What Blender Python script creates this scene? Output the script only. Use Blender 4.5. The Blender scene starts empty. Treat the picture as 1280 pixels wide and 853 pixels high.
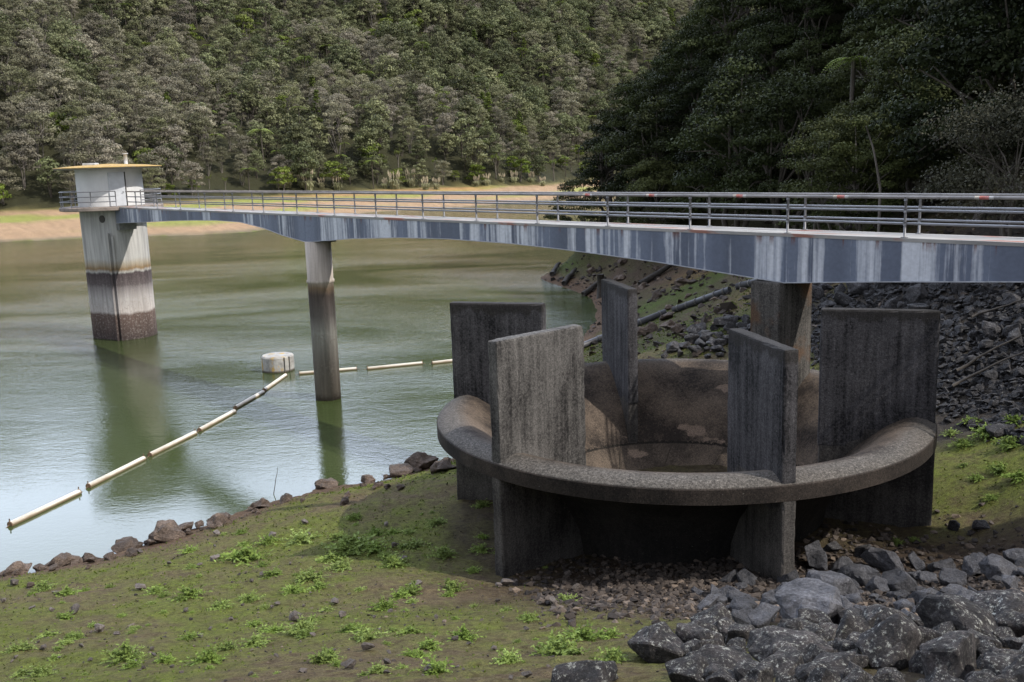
import bpy, bmesh, math, random
import numpy as np
from mathutils import Vector, Matrix, noise as mnoise

random.seed(7)
rng = np.random.default_rng(11)
sc = bpy.context.scene
COL = sc.collection
PI = math.pi

# ------------------------------------------------------------------ helpers
def link(o, parent=None):
    COL.objects.link(o)
    if parent is not None:
        o.parent = parent
    return o

def tag(o, label=None, cat=None, group=None, kind=None):
    if label: o['label'] = label
    if cat: o['category'] = cat
    if group: o['group'] = group
    if kind: o['kind'] = kind
    return o

def thing(name, label, cat, loc=(0, 0, 0), rotz=0.0, group=None, scale=None):
    o = bpy.data.objects.new(name, None)
    o.empty_display_size = 0.3
    o.location = loc
    o.rotation_euler = (0, 0, rotz)
    if scale is not None:
        o.scale = scale if hasattr(scale, '__len__') else (scale,) * 3
    link(o)
    return tag(o, label, cat, group)

def obj(name, me, mat=None, parent=None):
    if isinstance(me, bmesh.types.BMesh):
        bm = me
        me = bpy.data.meshes.new(name)
        bm.to_mesh(me)
        bm.free()
    if mat is not None and not me.materials:
        me.materials.append(mat)
    o = bpy.data.objects.new(name, me)
    return link(o, parent)

def smooth(o, on=True):
    me = o.data
    me.polygons.foreach_set('use_smooth', np.full(len(me.polygons), on))
    return o

def box(bm, x0, x1, y0, y1, z0, z1, mat=0):
    vs = [bm.verts.new(p) for p in ((x0, y0, z0), (x1, y0, z0), (x1, y1, z0), (x0, y1, z0),
                                    (x0, y0, z1), (x1, y0, z1), (x1, y1, z1), (x0, y1, z1))]
    for f in ((3, 2, 1, 0), (4, 5, 6, 7), (0, 1, 5, 4), (1, 2, 6, 5), (2, 3, 7, 6), (3, 0, 4, 7)):
        bm.faces.new([vs[i] for i in f]).material_index = mat
    return vs

def tube(bm, pts, radii, n=8, cap=True, smooth_=True):
    pts = [Vector(p) for p in pts]
    if not hasattr(radii, '__len__'):
        radii = [radii] * len(pts)
    rings = []
    ref = None
    for i, p in enumerate(pts):
        a = pts[max(i - 1, 0)]
        b = pts[min(i + 1, len(pts) - 1)]
        t = (b - a).normalized()
        if ref is None:
            ref = Vector((0, 0, 1)) if abs(t.z) < 0.9 else Vector((1, 0, 0))
        u = t.cross(ref).normalized()
        v = u.cross(t).normalized()
        ref = v
        rings.append([bm.verts.new(p + (u * math.cos(2 * PI * k / n) + v * math.sin(2 * PI * k / n)) * radii[i]) for k in range(n)])
    for i in range(len(rings) - 1):
        for k in range(n):
            f = bm.faces.new((rings[i][k], rings[i][(k + 1) % n], rings[i + 1][(k + 1) % n], rings[i + 1][k]))
            f.smooth = smooth_
    if cap:
        bm.faces.new(rings[0]); bm.faces.new(list(reversed(rings[-1])))

def lathe(bm, prof, n=64, a0=0.0, a1=2 * PI, close=True):
    full = abs(a1 - a0 - 2 * PI) < 1e-6
    m = n if full else n + 1
    rings = []
    for k in range(m):
        a = a0 + (a1 - a0) * k / n
        rings.append([bm.verts.new((r * math.cos(a), r * math.sin(a), z)) for r, z in prof])
    for k in range(n):
        A = rings[k]; B = rings[(k + 1) % m]
        for j in range(len(prof) - 1):
            bm.faces.new((A[j], B[j], B[j + 1], A[j + 1]))
    return rings

def bevel(bm, w, seg=2, edges=None):
    bmesh.ops.bevel(bm, geom=edges if edges is not None else bm.edges[:], offset=w, segments=seg, affect='EDGES', profile=0.6)

def quads(name, V, mat=None, cols=None):
    """V (n,4,3): loose quads as one mesh"""
    n = len(V)
    me = bpy.data.meshes.new(name)
    me.vertices.add(n * 4); me.loops.add(n * 4); me.polygons.add(n)
    me.vertices.foreach_set('co', V.reshape(-1).astype(np.float32))
    me.loops.foreach_set('vertex_index', np.arange(n * 4, dtype=np.int32))
    me.polygons.foreach_set('loop_start', np.arange(0, n * 4, 4, dtype=np.int32))
    me.polygons.foreach_set('loop_total', np.full(n, 4, dtype=np.int32))
    if cols is not None:
        a = me.attributes.new('shade', 'FLOAT', 'FACE')
        a.data.foreach_set('value', cols.astype(np.float32))
    me.update(calc_edges=True)
    if mat: me.materials.append(mat)
    return me

# value noise -------------------------------------------------------
_perm = np.random.default_rng(5).random((256, 256))
def vnoise(x, y):
    xi = np.floor(x).astype(int); yi = np.floor(y).astype(int)
    fx = x - xi; fy = y - yi
    fx = fx * fx * (3 - 2 * fx); fy = fy * fy * (3 - 2 * fy)
    g = lambda i, j: _perm[i & 255, j & 255]
    return ((g(xi, yi) * (1 - fx) + g(xi + 1, yi) * fx) * (1 - fy) + (g(xi, yi + 1) * (1 - fx) + g(xi + 1, yi + 1) * fx) * fy)
def fbm(x, y, oct=4, s=1.0):
    r = 0; a = 0.5; tot = 0
    for o in range(oct):
        r = r + a * (vnoise(x * s + 17.3 * o, y * s - 9.1 * o) - 0.5); tot += a; a *= 0.5; s *= 2.03
    return r / tot * 2   # about -1..1

def sstep(a, b, x):
    t = np.clip((x - a) / (b - a), 0, 1)
    return t * t * (3 - 2 * t)

# ------------------------------------------------------------------ materials
class NT:
    def __init__(s, m):
        s.t = m.node_tree; s.n = s.t.nodes; s.l = s.t.links
    def new(s, ty, **kw):
        nd = s.n.new(ty)
        for k, v in kw.items():
            if k.startswith('i_'):
                nd.inputs[k[2:].replace('_', ' ')].default_value = v
            else:
                setattr(nd, k, v)
        return nd
    def link(s, a, b): s.l.new(a, b)
    def noise(s, vec, scale, detail=4, rough=0.55, out='Fac', dist=0.0):
        nd = s.new('ShaderNodeTexNoise'); nd.inputs['Scale'].default_value = scale
        nd.inputs['Detail'].default_value = detail; nd.inputs['Roughness'].default_value = rough
        nd.inputs['Distortion'].default_value = dist
        if vec is not None: s.link(vec, nd.inputs['Vector'])
        return nd.outputs[out]
    def mapping(s, vec, scale=(1, 1, 1), loc=(0, 0, 0)):
        nd = s.new('ShaderNodeMapping'); nd.inputs['Scale'].default_value = scale; nd.inputs['Location'].default_value = loc
        s.link(vec, nd.inputs['Vector']); return nd.outputs['Vector']
    def ramp(s, fac, stops, interp='LINEAR'):
        nd = s.new('ShaderNodeValToRGB'); cr = nd.color_ramp; cr.interpolation = interp
        while len(cr.elements) < len(stops): cr.elements.new(0.5)
        for e, (p, c) in zip(cr.elements, stops):
            e.position = p; e.color = (c[0], c[1], c[2], 1) if hasattr(c, '__len__') else (c, c, c, 1)
        s.link(fac, nd.inputs['Fac']); return nd.outputs['Color']
    def mix(s, fac, a, b, mode='MIX'):
        nd = s.new('ShaderNodeMix', data_type='RGBA', blend_type=mode)
        for sock, v in ((0, fac), (6, a), (7, b)):
            if hasattr(v, 'is_linked'): s.link(v, nd.inputs[sock])
            elif hasattr(v, '__len__'): nd.inputs[sock].default_value = (v[0], v[1], v[2], 1)
            else: nd.inputs[sock].default_value = v if sock == 0 else (v, v, v, 1)
        return nd.outputs[2]
    def math(s, op, a, b=None, clamp=False):
        nd = s.new('ShaderNodeMath', operation=op, use_clamp=clamp)
        for i, v in enumerate((a, b)):
            if v is None: continue
            if hasattr(v, 'is_linked'): s.link(v, nd.inputs[i])
            else: nd.inputs[i].default_value = v
        return nd.outputs[0]
    def bump(s, h, strength=0.3, dist=0.02):
        nd = s.new('ShaderNodeBump'); nd.inputs['Strength'].default_value = strength; nd.inputs['Distance'].default_value = dist
        s.link(h, nd.inputs['Height']); return nd.outputs['Normal']

def material(name, rough=0.85, spec=0.3):
    m = bpy.data.materials.new(name); m.use_nodes = True
    t = NT(m); b = t.n['Principled BSDF']
    b.inputs['Roughness'].default_value = rough
    b.inputs['Specular IOR Level'].default_value = spec
    return m, t, b

def simple(name, c, rough=0.6, metal=0.0, var=0.25, scale=4.0, spec=0.4, bump=0.0):
    m, t, b = material(name, rough, spec)
    co = t.new('ShaderNodeTexCoord').outputs['Object']
    n = t.noise(co, scale, 6)
    lo = [v * (1 - var) for v in c]; hi = [v * (1 + var) for v in c]
    t.link(t.ramp(n, [(0.3, lo), (0.7, hi)]), b.inputs['Base Color'])
    b.inputs['Metallic'].default_value = metal
    if bump: t.link(t.bump(t.noise(co, scale * 8, 4), bump, 0.02), b.inputs['Normal'])
    return m

def foliage(name, c, c2, trans=0.2, huevar=0.35, rough=0.7):
    m, t, b = material(name, rough, 0.12)
    oi = t.new('ShaderNodeObjectInfo').outputs['Random']
    at = t.new('ShaderNodeAttribute', attribute_name='shade').outputs['Fac']
    base = t.mix(oi, c, c2)
    co = t.new('ShaderNodeTexCoord').outputs['Object']
    n = t.noise(co, 0.9, 3)
    v = t.math('MULTIPLY_ADD', at, 0.9); v.node.inputs[2].default_value = 0.55
    v2 = t.math('MULTIPLY_ADD', n, 0.9); v2.node.inputs[2].default_value = 0.55
    vv = t.math('MULTIPLY', v, v2)
    oi2 = t.math('FRACT', t.math('MULTIPLY', oi, 13.7))
    v3 = t.math('MULTIPLY_ADD', oi2, huevar * 2); v3.node.inputs[2].default_value = 1 - huevar
    vv = t.math('MULTIPLY', vv, v3)
    comb = t.new('ShaderNodeCombineColor')
    for i in range(3): t.link(vv, comb.inputs[i])
    colr = t.mix(1.0, base, comb.outputs[0], 'MULTIPLY')
    t.link(colr, b.inputs['Base Color'])
    if trans > 0:
        tr = t.new('ShaderNodeBsdfTranslucent'); t.link(colr, tr.inputs['Color'])
        mx = t.new('ShaderNodeMixShader'); mx.inputs[0].default_value = trans
        t.link(b.outputs[0], mx.inputs[1]); t.link(tr.outputs[0], mx.inputs[2])
        t.link(mx.outputs[0], t.n['Material Output'].inputs['Surface'])
    return m

# ------------------------------------------------------------------ camera and plan geometry
F_PX, PITCH, ROLL, EYE = 1218.0, 0.184, -0.0321, 12.2
_cp, _sp = math.cos(PITCH), math.sin(PITCH)
fwd = np.array([0, _cp, -_sp]); up0 = np.array([0, _sp, _cp]); rt0 = np.array([1.0, 0, 0])
rt = rt0 * math.cos(ROLL) + up0 * math.sin(ROLL)
up = up0 * math.cos(ROLL) - rt0 * math.sin(ROLL)
def ray(px, py):
    return fwd + rt * (px - 640) / F_PX - up * (py - 426.5) / F_PX
cam = bpy.data.cameras.new('camera')
cam.sensor_width = 36; cam.lens = 36 * F_PX / 1280; cam.clip_start = 0.1; cam.clip_end = 5000
camo = bpy.data.objects.new('camera', cam); COL.objects.link(camo)
camo.matrix_world = Matrix(((rt[0], up[0], -fwd[0], 0), (rt[1], up[1], -fwd[1], 0), (rt[2], up[2], -fwd[2], EYE), (0, 0, 0, 1)))
sc.camera = camo

CX, CY = 4.61, 26.83            # axis of the bell mouth
TH = -0.0667                     # turn of its fins
BPHI = 2.2951                    # heading of the bridge
BD = np.array([math.cos(BPHI), math.sin(BPHI)])
BN = np.array([-BD[1], BD[0]]) * -1      # towards the far side
BA = np.array([7.9, 29.83]) + BN * 0.75  # bridge centre line, t = 0
def bpt(t, n=0.0): return BA + BD * t + BN * n

# ------------------------------------------------------------------ terrain
SHORE = [(-80, 5), (-45, 15), (-26, 23), (-16.1, 28.4), (-14.8, 28.9), (-12.2, 30.7), (-10, 33.6), (-7.5, 35.7), (-4, 37.5), (-2.8, 39), (-0.8, 45), (2, 56), (5, 66.5),
         (6.2, 72), (7, 79.2), (6, 90), (3.6, 102.6)]
CTRL = [(x, y, 0.0) for x, y in SHORE] + [
    (-0.58, 22.35, 2.18), (-1.9, 29.0, 1.85), (5.95, 20.15, 2.75), (11.15, 24.6, 2.35), (3.1, 23.6, 2.1), (8, 24, 2.3), (4.6, 27, 2.1), (2, 31, 2.2), (9, 31, 2.6),
    (-0.1, 10.1, 6.5), (-3.5, 11.2, 5.9), (-6.9, 12.3, 5.2), (2.1, 15.7, 4.35), (-2.9, 21.9, 2.45), (-6.8, 22.2, 2.3), (2.8, 9, 7.0), (-14, 17, 3.2), (-25, 14, 2.6), (-12, 8, 6.5), (-30, 5, 5.5),
    (0, 2, 10.4), (-15, 2, 9.6), (15, 2, 10.4), (-40, -5, 10), (10, 8, 7.4), (6.5, 12.5, 5.6), (9.8, 19, 3.2), (12.1, 22.4, 2.9), (13, 26, 2.95),
    (15, 32, 3.3), (16.3, 34, 4.7), (19.5, 39, 7.4), (20, 29, 6.3), (24, 29, 9.4), (16.5, 21.5, 6.6), (18.5, 19.5, 9.2), (14.5, 15.5, 6.6), (20, 12, 10), (25, 20, 10.5), (40, 5, 11),
    (5, 44, 2.0), (8.1, 45.5, 3.0), (11, 40, 3.1), (12.2, 36, 3.0), (15, 50, 5.4), (13.5, 76, 2.8), (17, 93, 4.6), (10, 60, 2.4), (16, 65, 5.0), (22, 55, 8.5), (25, 42, 9.8), (30, 33, 11),
    (9.5, 103, 2.2), (14, 103, 4.5),
    (-5, 44, -1.6), (-9, 40, -1.6), (-15, 35, -1.6), (-22, 30, -1.8), (-35, 24, -1.8), (-30, 50, -3), (-15, 60, -3), (-3, 64, -1.6), (0, 74, -2), (1, 90, -2), (-2, 104, -2), (4, 109, -1.6), (-20, 90, -3), (-50, 60, -3), (-60, 30, -3)]
CT = np.array(CTRL)
def _tps_fit(P):
    n = len(P); X = P[:, :2]
    d2 = ((X[:, None] - X[None]) ** 2).sum(-1)
    K = 0.5 * d2 * np.log(d2 + 1e-9) + np.eye(n) * 0.05
    Q = np.c_[np.ones(n), X]
    A = np.block([[K, Q], [Q.T, np.zeros((3, 3))]])
    return np.linalg.solve(A, np.r_[P[:, 2], 0, 0, 0])
_W = _tps_fit(CT)
def tps(x, y):
    r = _W[-3] + _W[-2] * x + _W[-1] * y
    for (cx, cy, _), w in zip(CTRL, _W):
        d2 = (x - cx) ** 2 + (y - cy) ** 2
        r = r + w * 0.5 * d2 * np.log(d2 + 1e-9)
    return r
XB = np.array([(-30, 66), (0, 56), (12, 46), (22, 37), (30, 31), (38, 27), (50, 23), (65, 21), (80, 19), (92, 14), (102, 9.5), (110, 12), (118, 22), (130, 38), (160, 75), (220, 130), (300, 180), (500, 300)], float)
def hillx(y): return np.interp(y, XB[:, 0], XB[:, 1])
FAR = np.array([(-600, 120), (-250, 165), (-140, 176), (-95, 183.5), (-75, 188), (-59, 185), (-50, 191), (-45, 206), (-42, 244), (-28, 256), (-14, 262), (15, 292), (26, 303), (45, 330), (80, 380), (150, 450), (600, 800)], float)
def fardist(x, y):
    """signed distance beyond the far shore (positive on land)"""
    best = np.full(np.shape(x), 1e9)
    for (ax, ay), (bx, by) in zip(FAR[:-1], FAR[1:]):
        dx, dy = bx - ax, by - ay
        t = np.clip(((x - ax) * dx + (y - ay) * dy) / (dx * dx + dy * dy), 0, 1)
        best = np.minimum(best, np.hypot(x - ax - t * dx, y - ay - t * dy))
    ys = np.interp(x, FAR[:, 0], FAR[:, 1])
    return np.where(y > ys, best, -best)
def far_z(x, y):
    d = fardist(x, y)
    az = x / np.maximum(y, 1)
    tl = 45 + 9 * fbm(x, y, 2, 0.02)
    beach = np.where(d < 0, np.maximum(d * 0.08, -3), 0.095 * d)
    gul = fbm(x, y, 3, 0.011) * 14 * sstep(0, 90, d - tl)
    hz = 0.095 * tl + (0.50 + 0.16 * sstep(-0.22, -0.05, az)) * np.maximum(d - tl, 0) + gul
    cap = 80 + 150 * sstep(-0.475, -0.1, az) + 12 * sstep(-0.47, -0.56, az) + fbm(x, y, 3, 0.02) * 6
    z = np.where(d > tl, hz, beach)
    k = 10.0
    m = np.clip(0.5 + 0.5 * (cap - z) / k, 0, 1)
    return np.where(z > cap - 2 * k, cap * (1 - m) + z * m - k * m * (1 - m), z)
def height(x, y):
    x = np.asarray(x, float); y = np.asarray(y, float)
    w = 1 - sstep(104, 116, y)
    nz = np.where(y < 130, tps(x, np.minimum(y, 130)), -3)
    nz = nz * w + -3 * (1 - w)
    nz = np.where(x < -55, np.minimum(nz, 12), nz)
    d = x - hillx(y)
    hz = 5.5 + 1.22 * d + 2.0 * fbm(x, y, 3, 0.05)
    hz = np.where(y > 112, hz - 4 * sstep(112, 125, y), hz)
    hz = np.minimum(hz, 120 + 0.1 * d)
    k = 2.0
    m = np.clip(0.5 + 0.5 * (hz - nz) / k, 0, 1)
    z = nz * (1 - m) + hz * m + k * m * (1 - m)
    z = np.maximum(z, far_z(x, y))
    return np.maximum(z, -3.0)
def hxy(x, y): return float(height(np.array([x]), np.array([y]))[0])
def rough_z(x, y, z):
    r = np.hypot(x, y)
    nearw = 1 - sstep(60, 130, r)
    return z + nearw * (0.13 * fbm(x, y, 4, 0.55) + 0.05 * fbm(x, y, 3, 4.0)) + (1 - nearw) * 0.25 * fbm(x, y, 3, 0.2)

def ground_at(px, py, rmin=6, rmax=420):
    d = ray(px, py); d = d / math.hypot(d[0], d[1])
    r = np.exp(np.linspace(math.log(rmin), math.log(rmax), 900))
    z = rough_z(d[0] * r, d[1] * r, height(d[0] * r, d[1] * r))
    below = (EYE + d[2] * r) < z
    i = int(np.argmax(below)) if below.any() else len(r) - 1
    R = r[i]
    return np.array([d[0] * R, d[1] * R, z[i]])
def px_m(px, p):   # metres per photo pixel at point p
    return float(np.dot(p - np.array([0, 0, EYE]), fwd)) / F_PX
def on_water(px, py, z=0.0):
    d = ray(px, py); k = (z - EYE) / d[2]
    return np.array([d[0] * k, d[1] * k, z])
def gz(x, y):
    z = hxy(x, y)
    return float(rough_z(np.array([x]), np.array([y]), np.array([z]))[0])

# the ground: one sheet on a fan of rows and columns, dense near the viewer
NA, NR = 620, 640
az = np.linspace(math.radians(-68), math.radians(74), NA)
rr = np.concatenate([np.exp(np.linspace(math.log(1.2), math.log(45), 400)), np.exp(np.linspace(math.log(45), math.log(1100), NR - 399))[1:]])
NR = len(rr)
AZ, RR = np.meshgrid(az, rr)
GX = (RR * np.sin(AZ)).ravel(); GY = (RR * np.cos(AZ)).ravel()
H0 = height(GX, GY)
GZ = rough_z(GX, GY, H0)
def ground_colour(x, y, z):
    fd = fardist(x, y)
    n1 = fbm(x, y, 4, 0.35); n2 = fbm(x + 40, y, 4, 1.7); n3 = fbm(x, y + 70, 3, 5.0)
    moss = np.array([0.108, 0.122, 0.026]); soil = np.array([0.120, 0.090, 0.054]); mud = np.array([0.105, 0.068, 0.046]); dirt = np.array([0.060, 0.043, 0.032])
    L = lambda a, b, t: a * (1 - t[:, None]) + b * t[:, None]
    mm = np.clip(0.58 + 0.85 * n1 + 0.55 * n2 + 0.4 * n3, 0, 1)
    c = L(np.tile(soil, (len(x), 1)), moss, mm)
    # bare dirt and rubble under and in front of the bell mouth and between the boulders
    g = np.exp(-(((x - 4.5) / 4.6) ** 2 + ((y - 21.5) / 4.2) ** 2)) * 1.6 + sstep(1.0, 5.0, x) * (1 - sstep(19, 22.5, y))
    g = g + sstep(8.0, 9.5, x) * sstep(14, 16, y) * (1 - sstep(22.5, 24, y)) * 0.7
    rg = np.hypot(x - CX, y - CY)
    g = np.maximum(g, (1 - sstep(6.2, 7.2, rg)) * 0.8)
    c = L(c, dirt, np.clip(g + 0.35 * n2 * (g > 0.1), 0, 1))
    # bank behind: brown with green patches
    bank = sstep(36, 44, y) * sstep(-3, 2, x)
    patch = np.clip(0.30 + 0.9 * fbm(x, y, 4, 0.16) + 0.5 * n2 + 0.25 * sstep(40, 50, y) * (1 - sstep(66, 82, y)), 0, 1)
    bc = L(np.tile(np.array([0.085, 0.060, 0.044]), (len(x), 1)), np.array([0.062, 0.085, 0.018]), patch)
    c = L(c, bc, bank)
    cl = np.exp(-(((x - 16) / 3.5) ** 2 + ((y - 52) / 4) ** 2)) + np.exp(-(((x - 15) / 2.5) ** 2 + ((y - 74) / 4) ** 2))
    c = L(c, np.array([0.20, 0.12, 0.06]), np.clip(cl * 0.9, 0, 1) * sstep(-0.5, 0.3, n1 + 0.2))
    # wet margin
    wet = (1 - sstep(0.25, 0.9, z + 0.3 * n1)) * (fd < -20)
    c = L(c, mud, wet)
    c = L(c, np.array([0.035, 0.032, 0.018]), (1 - sstep(-0.5, -0.05, z)) * 0.8)
    # rip-rap slope
    rip = sstep(11.5, 14, x) * sstep(28.5, 30.5, y) * (1 - sstep(44, 47, y))
    c = L(c, np.array([0.045, 0.038, 0.033]), np.clip(rip, 0, 1))
    # forest floor
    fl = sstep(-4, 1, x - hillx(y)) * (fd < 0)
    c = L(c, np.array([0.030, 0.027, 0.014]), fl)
    # the far shore: bands of sand, mud and young grass
    sand = np.array([0.30, 0.20, 0.125])
    b1 = np.sin(fd * 0.21 + 3.2 * fbm(x, y, 2, 0.02)) * 0.5 + 0.5
    fc = L(np.tile(sand, (len(x), 1)), np.array([0.21, 0.215, 0.06]), sstep(0.52, 0.85, b1 + 0.4 * fbm(x, y, 4, 0.06)) * sstep(8, 16, fd))
    fc = L(fc, np.array([0.33, 0.19, 0.085]), sstep(0.15, 0.5, fbm(x + 9, y, 3, 0.03)) * sstep(25, 40, fd) * sstep(-90, -20, x))
    fc = L(fc, np.array([0.17, 0.135, 0.09]), 1 - sstep(0.5, 5, fd))
    tl = 45 + 9 * fbm(x, y, 2, 0.02)
    fc = L(fc, np.array([0.15, 0.13, 0.055]), sstep(-8, -3, fd - tl))
    fc = L(fc, np.array([0.032, 0.032, 0.017]), sstep(-4, 1, fd - tl))
    c = np.where((fd > 0)[:, None], fc, c)
    return c * (1 + 0.25 * n3[:, None])
GC = np.clip(ground_colour(GX, GY, H0), 0.004, 1)
me = bpy.data.meshes.new('ground')
nv = NA * NR
i = np.arange(nv).reshape(NR, NA)
fq = np.stack([i[:-1, :-1], i[1:, :-1], i[1:, 1:], i[:-1, 1:]], -1).reshape(-1, 4)[:, ::-1]
me.vertices.add(nv); me.loops.add(fq.size); me.polygons.add(len(fq))
me.vertices.foreach_set('co', np.stack([GX, GY, GZ], -1).astype(np.float32).ravel())
me.loops.foreach_set('vertex_index', fq.astype(np.int32).ravel())
me.polygons.foreach_set('loop_start', np.arange(0, fq.size, 4, dtype=np.int32))
me.polygons.foreach_set('loop_total', np.full(len(fq), 4, dtype=np.int32))
me.update(calc_edges=True)
ca = me.color_attributes.new('soil', 'FLOAT_COLOR', 'POINT')
ca.data.foreach_set('color', np.c_[GC, np.ones(nv)].astype(np.float32).ravel())
m, t, b = material('ground', 0.95, 0.15)
at = t.new('ShaderNodeAttribute', attribute_name='soil').outputs['Color']
pos = t.new('ShaderNodeNewGeometry').outputs['Position']
n1 = t.noise(pos, 7, 8, 0.65); n2 = t.noise(pos, 38, 6, 0.7); n3 = t.noise(pos, 1.3, 5, 0.6)
sp = t.ramp(n2, [(0.30, 0.45), (0.5, 1.0), (0.68, 1.55)])
sp2 = t.ramp(n1, [(0.3, (0.55, 0.48, 0.42)), (0.5, (1, 1, 1)), (0.7, (1.35, 1.42, 1.15))])
c1 = t.mix(1.0, at, sp, 'MULTIPLY'); c2 = t.mix(1.0, c1, sp2, 'MULTIPLY')
t.link(c2, b.inputs['Base Color'])
hsum = t.math('ADD', t.math('MULTIPLY', n1, 0.6), t.math('MULTIPLY', n2, 0.4))
t.link(t.bump(hsum, 1.0, 0.18), b.inputs['Normal'])
g = obj('ground', me, m); tag(g, kind='structure', label='mossy brown ground sloping from the dam face down to the reservoir and up the wooded hills')
smooth(g)

# ------------------------------------------------------------------ water
m, t, b = material('reservoir water', 0.04, 0.5)
b.inputs['IOR'].default_value = 1.33
pos = t.new('ShaderNodeNewGeometry').outputs['Position']
big = t.noise(t.mapping(pos, (0.018, 0.05, 1)), 1.0, 3, 0.55, dist=0.6)
body = t.ramp(big, [(0.35, (0.030, 0.042, 0.013)), (0.65, (0.043, 0.056, 0.021))])
t.link(body, b.inputs['Base Color'])
w1 = t.noise(t.mapping(pos, (0.9, 1.5, 1)), 1.0, 3, 0.6, dist=0.4)
w2 = t.noise(t.mapping(pos, (3.6, 5.2, 1)), 1.0, 4, 0.65)
mask = t.ramp(t.noise(t.mapping(pos, (0.030, 0.075, 1), (3, 5, 0)), 1.0, 4, 0.55, dist=0.8), [(0.36, 0.40), (0.66, 1.0)])
sepy = t.new('ShaderNodeSeparateXYZ'); t.link(pos, sepy.inputs[0])
mr = t.new('ShaderNodeMapRange'); t.link(sepy.outputs[1], mr.inputs[0])
for k, v in ((1, 36.0), (2, 66.0), (3, 0.14), (4, 0.9)): mr.inputs[k].default_value = v
amp = t.math('MULTIPLY', mask, mr.outputs[0])
hh = t.math('ADD', t.math('MULTIPLY', w1, 0.48), t.math('MULTIPLY', w2, 0.42))
w0 = t.noise(t.mapping(pos, (0.30, 0.55, 1), (5, 2, 0)), 1.0, 2, 0.5, dist=0.5)
hh = t.math('ADD', hh, t.math('MULTIPLY', w0, 0.12))
hh = t.math('MULTIPLY', hh, amp)
t.link(t.bump(hh, 1.0, 0.085), b.inputs['Normal'])
bm = bmesh.new()
vs = [bm.verts.new(p) for p in ((-500, -20, 0), (500, -20, 0), (500, 620, 0), (-500, 620, 0))]
bm.faces.new(vs)
w = obj('water', bm, m); tag(w, kind='structure', label='green rippled reservoir water')

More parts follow.
